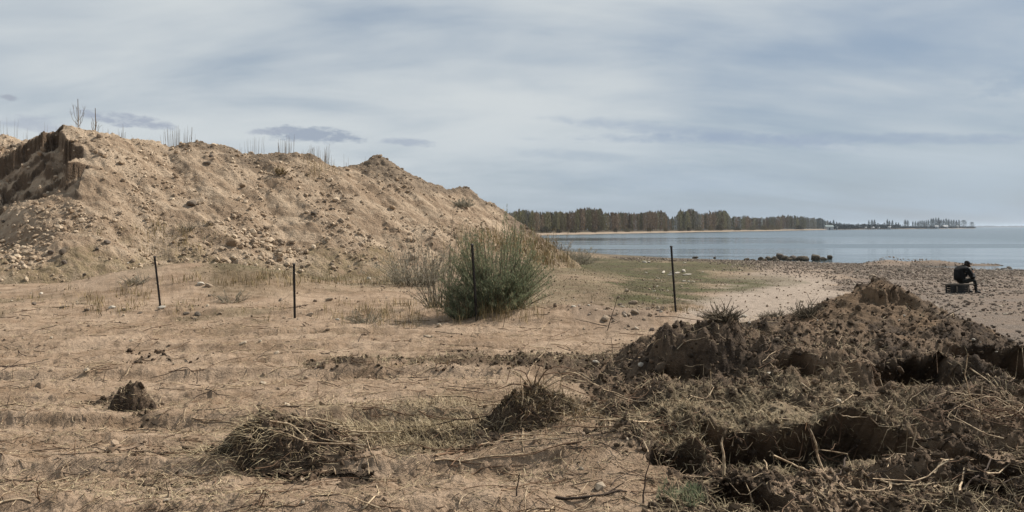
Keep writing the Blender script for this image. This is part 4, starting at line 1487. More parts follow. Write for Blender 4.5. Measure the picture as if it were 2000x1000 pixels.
gW = 'white stones scattered over the turf'
for (p_, y_, wp, s3, lb_) in ((1296, 533, 19, (1.1, 0.5, 0.45), 'long white stone lying left of the rod nearest the water'), (1312, 535, 10, (1, 0.7, 0.8), 'white stone touching that rod on the left'),
                              (1322, 535, 13, (1, 0.7, 0.7), 'white stone just right of the rod nearest the water'), (1335, 532, 12, (1, 0.8, 0.9), 'upright white stone at the right of the white row'),
                              (1341, 538, 17, (1.1, 0.6, 0.4), 'flat white slab at the right end of the white row'), (1308, 538, 12, (1, 0.6, 0.5), 'flat pale slab in front of the white row'),
                              (1336, 550, 9, (1, 0.7, 0.6), 'left one of three small white stones below the row'), (1345, 551, 9, (1, 0.7, 0.6), 'middle one of three small white stones below the row'),
                              (1354, 551, 9, (1, 0.7, 0.5), 'right one of three small white stones below the row'), (1284, 560, 8, (1, 0.6, 0.5), 'small white stone in the greenest turf'),
                              (1278, 569, 7, (1, 0.6, 0.5), 'small white stone lower in the greenest turf'), (1304, 568, 6, (1, 0.6, 0.5), 'tiny white stone close to the left side of the rod'),
                              (1259, 512, 9, (1, 0.8, 0.8), 'pale stone in the small pile near the shore, left one'), (1267, 512, 8, (1, 0.8, 0.8), 'pale stone in the small pile near the shore, right one'),
                              (1262, 533, 6, (1, 0.6, 0.5), 'small pale stone left of the long white one'), (1372, 532, 5, (1, 0.8, 0.8), 'lone small white stone right of the white row'),
                              (1286, 545, 7, (1, 0.6, 0.5), 'small pale stone below the long white one'), (1337, 509, 6, (1, 0.8, 0.8), 'pale stone by the water behind the rod')):
    put_px(p_, y_, wp, M_STONEWHITE, '', gW, lb_, s3)

gS = 'boulders at the waterline'
for (p_, y_, wp, hp, lb_) in ((1459, 508, 11, 6, 'dark boulder at the left end of the waterline row'), (1471, 509, 10, 5, 'dark boulder second from the left at the waterline'),
                              (1486, 508, 10, 9, 'small boulder at the left of the dense pile'), (1494, 509, 9, 6, 'low boulder in the left of the dense pile'), (1500, 507, 10, 9, 'pointed boulder in the left of the dense pile'),
                              (1511, 508, 14, 10, 'leaning boulder left of the top of the pile'), (1522, 506, 16, 14, 'highest boulder of the dense pile'), (1516, 510, 12, 6, 'low dark boulder below the top of the pile'),
                              (1533, 507, 12, 13, 'tall boulder right of the top of the pile'), (1541, 508, 12, 9, 'brown boulder in the right of the pile'), (1549, 506, 12, 10, 'pale-topped boulder in the right of the pile'),
                              (1556, 508, 12, 7, 'low boulder at the right end of the pile'), (1569, 508, 21, 12, 'wide rounded boulder right of the pile'), (1592, 508, 19, 14, 'squarish brown boulder standing alone in the water'),
                              (1609, 507, 14, 7, 'flat dark boulder near the right end of the row'), (1620, 505, 11, 9, 'last boulder at the right end of the row'), (1358, 504, 11, 6, 'dark block on the shore right of the rod'),
                              (1396, 504, 5, 4, 'tiny dark stone at the waterline right of the dark block'), (1258, 502, 5, 4, 'tiny dark stone at the waterline left of the rod')):
    Y = (EYE - WATER_Z) * F / (y_ + 1 - HZ)
    w_ = wp / F * Y
    h_ = hp / F * Y
    o = link('boulder', stone_mesh(int(p_) % 7, M_BOULDER if y_ != 506 else M_STONEGREY), None, category='boulder', group=gS, label=lb_)
    o.location = ((p_ - 1000) / F * Y, Y, WATER_Z + h_ * 0.35)
    o.scale = (w_ / 1.9, w_ / 2.2, h_ / 1.45)
    o.rotation_euler = (0, random.uniform(-0.15, 0.15), random.choice([0.1, 3.2, -0.2]))

gR = 'stones on the gravel beach'
for (p_, y_, wp, m, s3, lb_) in ((1704, 542, 13, M_STONE, (1, 0.9, 0.9), 'round grey stone on the beach just behind the heap crest'), (1760, 530, 17, M_STONEDARK, (1.2, 0.7, 0.5), 'flat dark stone on the beach between heap and water'),
                                 (1675, 529, 9, M_STONEWHITE, (1, 0.6, 0.5), 'pale flat stone on the beach left of the round grey one'), (1971, 517, 12, M_STONEDARK, (1, 0.8, 0.9), 'dark boulder standing alone in the shallows at right'),
                                 (1950, 527, 11, M_STONEDARK, (1, 0.8, 0.6), 'dark stone at the pool edge right of the person'), (1965, 526, 12, M_STONEDARK, (1, 0.8, 0.6), 'widest dark stone at the pool edge'),
                                 (1983, 528, 6, M_STONEDARK, (1, 0.8, 0.8), 'small dark stone at the pool edge'), (1993, 529, 7, M_STONEDARK, (1, 0.8, 0.8), 'dark stone at the pool edge by the picture border'),
                                 (1858, 528, 11, M_STONEDARK, (1, 0.8, 0.5), 'flat dark stone in the pool left of the person'), (1934, 569, 9, M_STONEDARK, (1.1, 0.6, 0.7), 'small black stone just right of the persons shoe'),
                                 (1976, 667, 20, M_STONEGREY, (1, 0.9, 0.75), 'dark pyramid-shaped stone low on the right of the beach'), (1989, 648, 12, M_STONEGREY, (1, 0.8, 0.5), 'grey stone above the pyramid-shaped one'),
                                 (1856, 578, 12, M_STONEWHITE, (1.3, 0.5, 0.3), 'pale flat chip in front of the bench'), (1942, 639, 10, M_STONEGREY, (1, 0.8, 0.5), 'grey stone left of the stone above the pyramid-shaped one'),
                                 (1930, 551, 10, M_STONEDARK, (1, 0.6, 0.5), 'dark stone on the beach right behind the seated person'), (1848, 547, 8, M_STONEDARK, (1, 0.6, 0.5), 'dark stone on the beach left of the bench')):
    put_px(p_, y_, wp, m, '', gR, lb_, s3)
cand = np.stack([rr.uniform(1480, 2020, 260), 520 + 170 * rr.uniform(0, 1, 260) ** 1.3], 1)
hh_ = hits(cand)
ok = (hh_[:, 1] > 12) & (hh_[:, 1] < 75) & ~((cand[:, 0] < 1620) & (cand[:, 1] > 530)) & ~((cand[:, 1] > 545) & (cand[:, 0] < 1740))
for h_ in hh_[ok][:96]:
    wp = 4.5 + rr.exponential(2.2)
    m = [M_STONEGREY, M_STONE, M_STONEDARK, M_STONEWHITE][rr.choice(4, p=[0.42, 0.30, 0.18, 0.10])]
    wds = {'grey_brown_stone': 'grey-brown stone', 'pale_stone': 'pale brown stone', 'dark_stone': 'dark stone', 'chalky_white_stone': 'whitish stone'}[m.name]
    put_stone(h_[0], h_[1], wp / F * h_[1] / 2.1, m, wds + ' on the beach', gR, h_[2], sc3=(1, 0.8, 0.6))

gD = 'stones in the dug earth'
for (p_, y_, wp, s3, lb_) in ((1503, 731, 24, (1.1, 0.6, 0.22), 'flat pale slab lying on the dark bank'), (1251, 716, 13, (1, 0.8, 0.7), 'pale oval stone at the left edge of the dark bank'), (1164, 708, 17, (1, 0.6, 0.45), 'pale flat oval stone by the debris line'),
                              (1399, 626, 10, (1, 0.8, 0.8), 'pale round stone on top of the bank left of centre'), (1453, 619, 13, (1, 0.7, 0.7), 'largest pale stone on top of the bank'), (1413, 620, 11, (1, 0.7, 0.6), 'tan stone on top of the bank beside the pale round one'),
                              (1464, 632, 7, (1, 0.8, 0.8), 'small pale stone below the largest one on the bank'), (1518, 666, 12, (1, 0.9, 0.8), 'tan egg-shaped stone on the bank between lump and heap'), (1574, 633, 7, (1, 0.8, 0.8), 'small pale stone at the left foot of the cone heap'),
                              (1597, 627, 6, (1, 0.8, 0.8), 'tiny pale stone on the left flank of the cone heap'), (1766, 618, 8, (1, 0.7, 0.6), 'pale chip half-way down the cone heap'), (1704, 667, 11, (1, 0.8, 0.7), 'tan stone low on the front of the cone heap'),
                              (1901, 666, 12, (1, 0.7, 0.6), 'pale stone on the right-hand tail of the cone heap'), (1915, 672, 7, (1, 0.7, 0.6), 'small pale stone beside it on the heap tail'), (1946, 689, 8, (1, 0.7, 0.6), 'pale chip at the lower end of the heap tail'),
                              (1757, 626, 5, (1, 0.8, 0.8), 'tiny pale pebble on the front of the cone heap')):
    put_px(p_, y_, wp, M_STONE if 'tan' in lb_ else M_STONEWHITE, '', gD, lb_, s3)
for (p_, y_, wp) in ((1188, 603, 13), (1165, 605, 8), (1182, 625, 22), (1236, 594, 20), (1249, 600, 12), (1240, 612, 18), (1228, 616, 14), (1270, 616, 12), (1215, 600, 9), (1258, 625, 9), (1120, 600, 10), (1150, 597, 9), (1291, 610, 8), (1205, 613, 8)):
    put_px(p_, y_, wp, random.choice([M_STONE, M_STONEWHITE, M_STONE]), 'pale rubble lump', gD, None, (1, 0.8, 0.7))
# clods of the broken earth, built singly where they show
CLM = []
for k in range(4):
    V = ICO3.copy()
    nn = fbm(V[:, 0] * 1.0 + 3 * V[:, 2] + 11 * k, V[:, 1] - 2 * V[:, 2], 0.9, 4, 800 + k, 0.6)
    V = V * (1 + 0.55 * nn)[:, None] * np.array([1, 0.85, 0.7])
    CLM.append(add_mesh('earth_clod', V, ICF3, [M_SOILDARK], True, attrs={'zone_a': np.zeros((len(V), 3))}))
for (p_, y_, wp) in ((1375, 735, 16), (1430, 770, 20), (1462, 700, 18), (1350, 700, 16), (1560, 700, 18), (1585, 745, 16), (1520, 770, 14), (1640, 745, 18), (1610, 830, 18), (1440, 870, 26), (1385, 880, 24),
                     (1470, 900, 28), (1500, 935, 22), (1540, 860, 16), (1620, 880, 18), (1675, 870, 20), (1700, 905, 18), (1730, 880, 16), (1560, 950, 22), (1600, 975, 20), (1660, 985, 22), (1905, 940, 24),
                     (1940, 960, 22), (1850, 975, 20), (1975, 930, 22), (1790, 900, 16), (1330, 900, 16), (1300, 860, 14), (1640, 800, 14), (1480, 800, 10), (1000, 860, 14), (1040, 850, 16), (960, 870, 12), (1130, 905, 12)):
    o = put_px(p_, y_, wp * 0.75, M_SOILDARK, 'dark earth lump', 'clods of broken dark earth', None, (1, 0.85, 0.9), cat='clod', name='earth_clod', sink=0.42)
    o.data = CLM[int(p_) % 4]
rank_labels(sitems, 'largest', 'smaller')
print('stones', len(sitems))


# ------------------------------------------------------------------ loose stones, clods and litter nobody could count
def scatter(n, X0, X1, Y0, Y1, keep, r, power=1.0):
    """ground points, denser near the camera in proportion to 1/Y**power"""
    out = []
    k = n * 4
    px = r.uniform(X0, X1, k)
    if power == 0:
        Y = np.sqrt(r.uniform(Y0 ** 2, Y1 ** 2, k))
    elif power == 1:
        Y = r.uniform(Y0, Y1, k)
    else:
        Y = 1 / r.uniform(1 / Y1, 1 / Y0, k)
    X = (px - 1000) / F * Y
    w_ = keep(X, Y, px)
    ok = r.uniform(0, 1, k) < w_
    return X[ok][:n], Y[ok][:n]


r = np.random.default_rng(77)
# hill gravel
X, Y = scatter(38000, -130, 1150, 22, 57, lambda X, Y, px: np.ones(len(X)), r, 1)
hz_ = hill(X, Y)
b0 = base(X, Y)
cl = fbm(X, Y, 2.2, 3, 611)
cl2 = fbm(0.8 * X * 0.3 - 0.6 * Y * 0.3, 0.6 * X + 0.8 * Y, 1.2, 3, 613)
ok = (hz_ > b0 + 0.05) & (r.uniform(0, 1, len(X)) < 0.42 + 1.1 * cl + 0.7 * cl2)
X, Y, hz_ = X[ok][:22000], Y[ok][:22000], hz_[ok][:22000]
size = 0.022 + r.exponential(0.022, len(X))
size = np.minimum(size * (1 + 1.3 * blob((X / Y) * F + 1000, hz_, 520, 0.6, 150, 1.3, 1) + 0.25 * blob((X / Y) * F + 1000, hz_, 50, 0.8, 130, 1.0, 1)), 0.15)
V, Fc, tn = stones_soup(np.stack([X, Y, hz_], -1), size, 0.75, 0.22, r)
M_HG = mat_tone('hill_gravel', (0.25, 0.18, 0.12), (0.50, 0.40, 0.29), (0.19, 0.145, 0.105), 0.95)
link('hill_gravel', add_mesh('hill_gravel', V, Fc, [M_HG], False, attrs={'tone': tn}), kind='stuff', label='loose gravel and small clods covering the steep hill')

# beach shingle
def k_beach(X, Y, px):
    z_ = zones(X, Y)
    g = z_['gravel'] * (1 - z_['dark'])
    patch = sm((fbm(X, Y, 4, 3, 621) + 0.42 + 0.25 * (Y > 45)) / 0.5)
    near_thin = 0.30 + 0.70 * sm((Y - 24) / 22)
    return g * patch * near_thin * (base(X, Y) > WATER_Z - 0.12)


X, Y = scatter(14000, 1100, 2120, 11, 74, k_beach, r, 1)
zz_ = surf(X, Y)
size = 0.014 + r.exponential(0.014, len(X)) + 0.0005 * Y
size = np.minimum(size, 0.12)
V, Fc, tn = stones_soup(np.stack([X, Y, zz_], -1), size, 0.6, 0.2, r)
M_SH = mat_tone('shingle', (0.105, 0.080, 0.062), (0.235, 0.185, 0.145), (0.36, 0.30, 0.235), 0.85)
link('beach_shingle', add_mesh('beach_shingle', V, Fc, [M_SH], False, attrs={'tone': tn}), kind='stuff', label='shingle strewn over the grey-brown beach')
# pebbles on the sand, rubble by the bush
def k_sand(X, Y, px):
    z_ = zones(X, Y)
    return (0.10 + 0.5 * (z_['gravel'] > 0.3) * (px < 1400)) * (1 - z_['dark'])


X, Y = scatter(3800, -60, 1700, 4.3, 40, k_sand, r, 1)
zz_ = surf(X, Y)
size = np.minimum(0.008 + 0.0008 * Y + r.exponential(0.010, len(X)), 0.07)
V, Fc, tn = stones_soup(np.stack([X, Y, zz_], -1), size, 0.65, 0.2, r)
M_PB = mat_tone('pebbles', (0.16, 0.115, 0.08), (0.30, 0.225, 0.16), (0.34, 0.28, 0.21), 0.9)
link('pebbles', add_mesh('pebbles', V, Fc, [M_PB], False, attrs={'tone': tn}), kind='stuff', label='pebbles and crumbs on the sand')

# crumbs and clods of dug earth
def k_dark(X, Y, px):
    z_ = zones(X, Y)
    e = 4 * z_['dark'] * (1 - z_['dark'])
    con = (np.hypot(X - CX, Y - CY) < 2.4) * 0.5
    return np.clip(0.8 * z_['dark'] + 0.3 * e, 0, 1) * (1 - 0.6 * z_['straw']) + con


X, Y = scatter(21000, -60, 2130, 4.2, 13, k_dark, r, 2)
zz_ = surf(X, Y)
size = np.minimum(0.0045 + r.exponential(0.0062, len(X)), 0.036) * (0.75 + Y / 22)
V, Fc, tn = stones_soup(np.stack([X, Y, zz_], -1), size, 0.85, 0.35, r)
M_CR = mat_tone('earth_crumbs', (0.028, 0.020, 0.013), (0.075, 0.052, 0.034), (0.13, 0.09, 0.06), 1.0)
link('earth_crumbs', add_mesh('earth_crumbs', V, Fc, [M_CR], False, attrs={'tone': tn}), kind='stuff', label='dark crumbled earth over the dug bank')

# straw lying on the sand
def k_straw(X, Y, px):
    z_ = zones(X, Y)
    pat = sm((fbm(X, Y, 0.9, 4, 631) + 0.15) / 0.45)
    return np.clip(0.10 + 0.45 * pat + 0.5 * z_['straw'], 0, 1) * (1 - z_['gravel'])


M_STRAW = mat_tone('straw', (0.16, 0.115, 0.070), (0.42, 0.33, 0.21), (0.075, 0.050, 0.032), 0.85)
X, Y = scatter(21000, -80, 2100, 4.2, 19, k_straw, r, 2)
zz_ = surf(X, Y)
n = len(X)
L = r.uniform(0.02, 0.13, n) * (0.7 + Y / 16)
V, Fc, tn = blades_soup(np.stack([X, Y, zz_ + 0.004], -1), L, r.uniform(0, 6.28, n), r.uniform(1.25, 1.6, n), r.uniform(-0.5, 0.2, n), 0.0022 + 0.00042 * Y + r.uniform(0, 0.0015, n), r)
link('straw_litter', add_mesh('straw_litter', V, Fc, [M_STRAW], False, attrs={'tone': tn}), kind='stuff', label='bits of straw and dry stalks scattered over the sand')

# matted dry grass: on the ledge, the clumps and behind the debris line
M_MAT = mat_tone('matted_grass', (0.15, 0.115, 0.068), (0.48, 0.39, 0.25), (0.07, 0.050, 0.032), 0.9)
acc = []
def mat_patch(n, keep, X0, X1, Y0, Y1, L0, L1, lean=(0.5, 1.4), w0=0.0035, flow=None):
    X, Y = scatter(n, X0, X1, Y0, Y1, keep, r, 2)
    n = len(X)
    z_ = surf(X, Y)
    hd = r.uniform(0, 6.28, n) if flow is None else r.normal(flow, 0.7, n)
    acc.append(blades_soup(np.stack([X, Y, z_ - 0.004], -1), r.uniform(L0, L1, n), hd, r.uniform(*lean, n), r.uniform(0, 0.9, n), w0 + r.uniform(0, 0.002, n), r))


mat_patch(1500, lambda X, Y, px: blob(X, Y, -0.9, 6.6, 0.8, 0.45, 2), 450, 1000, 5.6, 7.6, 0.08, 0.24, (0.3, 1.3), 0.004, 3.6)
mat_patch(15000, lambda X, Y, px: zones(X, Y)['straw'] * (1 - 0.93 * blob(X, Y, 2.35, 6.75, 0.45, 0.18, 2)) * sm((fbm(X, Y, 0.5, 3, 641) + 0.45) / 0.4), 560, 2000, 5.0, 9.0, 0.04, 0.15, (0.3, 1.45))
mat_patch(1900, lambda X, Y, px: blob(X, Y, -1.98, 6.0, 0.44, 0.26, 1.2) * sm(fbm(X, Y, 0.25, 3, 671) * 2.5 + 0.7), 350, 720, 5.3, 6.8, 0.07, 0.28, (0.9, 1.6), 0.004, 3.6)
mat_patch(700, lambda X, Y, px: blob(X, Y, -1.7, 5.9, 0.45, 0.3, 2), 350, 760, 5.3, 6.8, 0.05, 0.2, (0.5, 1.5), 0.004)
mat_patch(2600, lambda X, Y, px: blob(X, Y, 0.25, 6.7, 0.45, 0.4, 2), 850, 1250, 5.8, 7.6, 0.06, 0.22, (0.4, 1.4), 0.0035, 5.2)
mat_patch(5500, lambda X, Y, px: zones(X, Y)['dark'] * sm((fbm(X, Y, 0.8, 3, 651) + 0.1) / 0.3), 1100, 2100, 4.4, 12, 0.04, 0.18, (0.4, 1.5))
mat_patch(9000, lambda X, Y, px: sm((fbm(X * 0.5, Y, 0.9, 4, 655) - 0.02) / 0.25) * (1 - zones(X, Y)['gravel']), -60, 1500, 4.4, 17, 0.03, 0.12, (1.0, 1.55), 0.0045)
for yc in (9.45, 5.82, 7.25, 13.2, 11.6):      # litter gathers along the wheel-track ridges
    mat_patch(700, lambda X, Y, px, yc=yc: np.exp(-((Y - yc - 0.03 * X + 0.06) / (0.02 * yc)) ** 2) * sm(fbm(X, Y, 1.2, 3, 681) * 2 + 0.5), -60, 900, yc - 1, yc + 1, 0.03, 0.14, (1.0, 1.6), 0.0055)
mat_patch(1500, lambda X, Y, px: np.exp(-((Y - 9.9 - 0.05 * X) / 0.3) ** 2), 580, 1200, 9, 11, 0.05, 0.2, (0.3, 1.4), 0.005)
mat_patch(420, lambda X, Y, px: blob(X, Y, -3.58, 7.5, 0.24, 0.15, 2), 180, 290, 7, 8, 0.05, 0.16, (0.9, 1.5))
off = 0
Vs, Fs, Ts = [], [], []
for V, Fc, tn in acc:
    Vs.append(V); Fs.append(Fc + off); Ts.append(tn); off += len(V)
link('matted_grass', add_mesh('matted_grass', np.concatenate(Vs), np.concatenate(Fs), [M_MAT], False, attrs={'tone': np.concatenate(Ts)}), kind='stuff',
     label='matted dry grass and rootlets over the ledge, the clumps and the dug bank')

# turf and weeds between track and shore
M_TURF = mat_tone('turf_blades', (0.055, 0.048, 0.021), (0.11, 0.088, 0.045), (0.052, 0.058, 0.023), 0.9)
X, Y = scatter(15000, -60, 1560, 14.5, 78, lambda X, Y, px: zones(X, Y)['turf'] * 0.9 + 0.02, r, 2)
zz_ = surf(X, Y)
n = len(X)
V, Fc, tn = blades_soup(np.stack([X, Y, zz_ - 0.01], -1), r.uniform(0.03, 0.10, n), r.uniform(0, 6.28, n), r.uniform(0.3, 1.3, n), r.uniform(0, 0.6, n), 0.004 + 0.0005 * Y, r)
link('turf_grass', add_mesh('turf_grass', V, Fc, [M_TURF], False, attrs={'tone': tn}), kind='stuff', label='short yellow-green grass on the shore turf and below the hill')
# dry golden grass at the hill foot and round the bush
M_GOLD = mat_tone('golden_grass', (0.20, 0.15, 0.075), (0.38, 0.28, 0.145), (0.13, 0.12, 0.055), 0.9)
acc = []
def gold(n, px0, px1, py0, py1, L0, L1, wd):
    c = np.stack([r.normal((px0 + px1) / 2, (px1 - px0) / 3.4, n // 12), r.uniform(py0, py1, n // 12)], 1)
    h = hits(c)
    h = np.repeat(h, 12, 0)
    X = h[:, 0] + r.normal(0, 0.12, len(h)) * h[:, 1] / 25
    Y = h[:, 1] + r.normal(0, 0.12, len(h)) * h[:, 1] / 25
    z_ = surf(X, Y)
    m = len(X)
    acc.append(blades_soup(np.stack([X, Y, z_ - 0.01], -1), r.uniform(L0, L1, m), r.uniform(0, 6.28, m), r.uniform(0.02, 0.55, m), r.uniform(0, 0.5, m), np.full(m, wd), r))


gold(800, 900, 1040, 455, 495, 0.3, 0.7, 0.018)
gold(1100, 1000, 1110, 470, 520, 0.25, 0.7, 0.024)
gold(900, 400, 860, 535, 560, 0.10, 0.3, 0.014)
gold(500, 250, 420, 440, 500, 0.12, 0.35, 0.015)
gold(500, 90, 330, 560, 612, 0.08, 0.25, 0.010)
gold(700, 640, 860, 590, 640, 0.08, 0.3, 0.008)
gold(700, 850, 1030, 600, 628, 0.15, 0.5, 0.007)
gold(400, 1290, 1370, 600, 612, 0.05, 0.15, 0.007)
gold(160, 590, 650, 305, 350, 0.2, 0.6, 0.014)
off = 0
Vs, Fs, Ts = [], [], []
for V, Fc, tn in acc:
    Vs.append(V); Fs.append(Fc + off); Ts.append(tn); off += len(V)
link('dry_grass', add_mesh('dry_grass', np.concatenate(Vs), np.concatenate(Fs), [M_GOLD], False, attrs={'tone': np.concatenate(Ts)}), kind='stuff', label='dry golden grass at the foot of the hill and round the bush')

# ------------------------------------------------------------------ bushes
M_STEM = mat_simple('bush_stem', (0.13, 0.105, 0.075), (0.09, 0.075, 0.05), 5)
M_FOL = mat_tone('grey_green_foliage', (0.10, 0.128, 0.072), (0.21, 0.24, 0.145), (0.30, 0.28, 0.17), 0.85, trans=0.4)
M_FOLG = mat_tone('grey_twig_foliage', (0.20, 0.18, 0.14), (0.33, 0.30, 0.24), (0.15, 0.155, 0.10), 0.9, trans=0.4)


def bush(X, Y, n, spread, H, leafn, mat, label, dens=1.0, seed=1, leafL=(0.03, 0.08), leafw=0.008, name='bush', squash=1.0, cat='bush'):
    r = np.random.default_rng(seed)
    z = float(surf(np.array([X]), np.array([Y]))[0])
    root = empty(name, (X, Y, z - 0.03), label=label, category=cat)
    stems, P, Hd, Ln = [], [], [], []
    for k in range(n):
        a = r.uniform(0, 6.283)
        rb = spread * 0.38 * math.sqrt(r.uniform(0, 1))
        out = r.uniform(0, 1) ** 0.65 * 1.15
        h = H * (1 - 0.42 * out ** 2) * r.uniform(0.35, 1.0) * (1 + 0.16 * math.sin(2.3 * a + seed) + (0.2 if r.uniform() < 0.06 else 0))
        bx, by = rb * math.cos(a), rb * math.sin(a) * squash
        a = a + r.normal(0, 0.5)
        tx, ty = bx + math.cos(a) * spread * out * 0.75, by + math.sin(a) * spread * out * 0.75 * squash
        mid = ((bx * 0.55 + tx * 0.45) + r.normal(0, 0.04), (by * 0.55 + ty * 0.45) + r.normal(0, 0.04), h * 0.55)
        pts = [(bx, by, 0), mid, (tx, ty, h)]
        stems.append(tube(pts, [0.009, 0.006, 0.002], 3))
        m = int(leafn * r.uniform(0.6, 1.2))
        t = r.uniform(0.12, 1.0, m)
        p = np.where(t[:, None] < 0.5, np.array(pts[0]) + (np.array(mid) - np.array(pts[0])) * (t[:, None] / 0.5), np.array(mid) + (np.array(pts[2]) - np.array(mid)) * ((t[:, None] - 0.5) / 0.5))
        side = r.normal(0, 1, (m, 3)) * (0.075 * (1.15 - t))[:, None] * spread
        P.append(p + side * np.array([1, 1, 0.6]))
    V, Fc = joinup(stems)
    link('stems', add_mesh('stems', V, Fc, [M_STEM], True), root, kind='stuff')
    P = np.concatenate(P)
    P[:, 2] = np.maximum(P[:, 2], 0.01)
    m = len(P)
    V, Fc, tn = blades_soup(P, r.uniform(*leafL, m), r.uniform(0, 6.28, m), r.uniform(0.1, 1.1, m), r.uniform(-0.3, 0.6, m), np.full(m, leafw), r)
    cl = np.repeat(fbm(P[:, 0] * 1.0 + P[:, 1], P[:, 2], 0.35, 3, seed), 5)
    tn[:, 0] = np.clip(0.5 + cl * 0.9 + (tn[:, 0] - 0.5) * 0.6, 0, 1)
    link('foliage', add_mesh('foliage', V, Fc, [mat], False, attrs={'tone': tn}), root, kind='stuff')
    return root


bush(-0.30, 15.15, 400, 1.02, 1.78, 92, M_FOL, 'large feathery grey-green bush growing round the third rod', seed=31, leafw=0.011)
bush(-0.85, 14.75, 90, 0.55, 0.75, 60, M_FOL, 'low grey-green side growth at the left front of the large bush', seed=32, leafw=0.010)
bush(-1.45, 16.6, 70, 0.75, 1.75, 40, M_FOLG, 'thin grey twiggy bush behind the left side of the large bush', seed=33, leafw=0.010)
bush(-3.0, 24.5, 100, 1.6, 1.7, 42, M_FOLG, 'pale grey shrub spreading over the hill foot left of the large bush', seed=34, leafL=(0.05, 0.12), leafw=0.016)
bush(3.9, 47.5, 60, 1.5, 1.3, 45, M_FOLG, 'sparse grey shrub where the hill meets the lake shore', seed=35, leafL=(0.08, 0.2), leafw=0.03)
bush(2.9, 52.0, 40, 1.3, 2.2, 40, mat_tone('tan_plume', (0.25, 0.19, 0.12), (0.36, 0.28, 0.18), (0.2, 0.16, 0.1)), 'tan plume of dry reed at the tail of the hill against the water', seed=36, leafL=(0.08, 0.2), leafw=0.03)
h3 = hits([(549, 342), (1585, 0 + 412 + 200), (1430, 612), (1270, 600), (455, 590), (720, 632), (1330, 975), (900, 405), (262, 556), (365, 452)])
bush(h3[0][0], h3[0][1], 18, 0.35, 0.45, 22, mat_tone('brown_tuft', (0.17, 0.12, 0.06), (0.26, 0.19, 0.10), (0.12, 0.1, 0.05)), 'brown grass tuft high on the hill below its third bump', seed=37, leafL=(0.08, 0.2), leafw=0.02, name='grass_tuft', cat='tuft')
bush(h3[7][0], h3[7][1], 40, 0.7, 0.5, 40, M_FOLG, 'dark grey scrub patch on the right shoulder of the hill', seed=38, leafL=(0.08, 0.2), leafw=0.02, name='scrub_patch', cat='scrub')
for (k, lb_, s_, hh) in ((4, 'low dry weed at the hill foot left of the second rod', 0.5, 0.3), (5, 'low dry weed on the track edge right of the second rod', 0.45, 0.28), (8, 'thin weed on the sand swell left of the leftmost rod', 0.45, 0.35),
                         (6, 'dark green-brown grass tuft at the bottom edge beside the pit', 0.16, 0.12), (9, 'thin dry weed on the lower slope above the leftmost rod', 0.5, 0.5)):
    bush(h3[k][0], h3[k][1], 34, s_, hh, 18, M_FOLG if k != 6 else M_FOL, lb_, seed=40 + k, leafL=(0.03, 0.08), leafw=0.008 if k != 6 else 0.004, name='weed', cat='weed')
# wiry weeds standing on the crest of the dark bank
for k, (p_, y_, hh, lb_) in enumerate(((1415, 612, 0.14, 'wiry dark weed on the bank top nearest the pale stones'), (1500, 612, 0.13, 'small wiry weed on the bank top in the middle'), (1522, 612, 0.17, 'bent dark weed on the bank top left of the cone heap'),
                                       (1577, 610, 0.18, 'upright dark weed at the left foot of the cone heap'), (1385, 615, 0.12, 'low wiry weed on the bank top above the steep lump'))):
    h = hits([(p_, y_ + 8)])[0]
    bush(h[0], h[1], 60, 0.26, hh * 1.5, 12, mat_tone('wiry_weed%d' % k, (0.05, 0.04, 0.028), (0.11, 0.088, 0.06), (0.03, 0.025, 0.02)), lb_, seed=60 + k, leafL=(0.02, 0.05), leafw=0.005, name='weed', cat='weed')

# ------------------------------------------------------------------ bare saplings on the ridge
M_SAP = mat_simple('sapling_bark', (0.24, 0.19, 0.145), (0.17, 0.135, 0.10), 5)


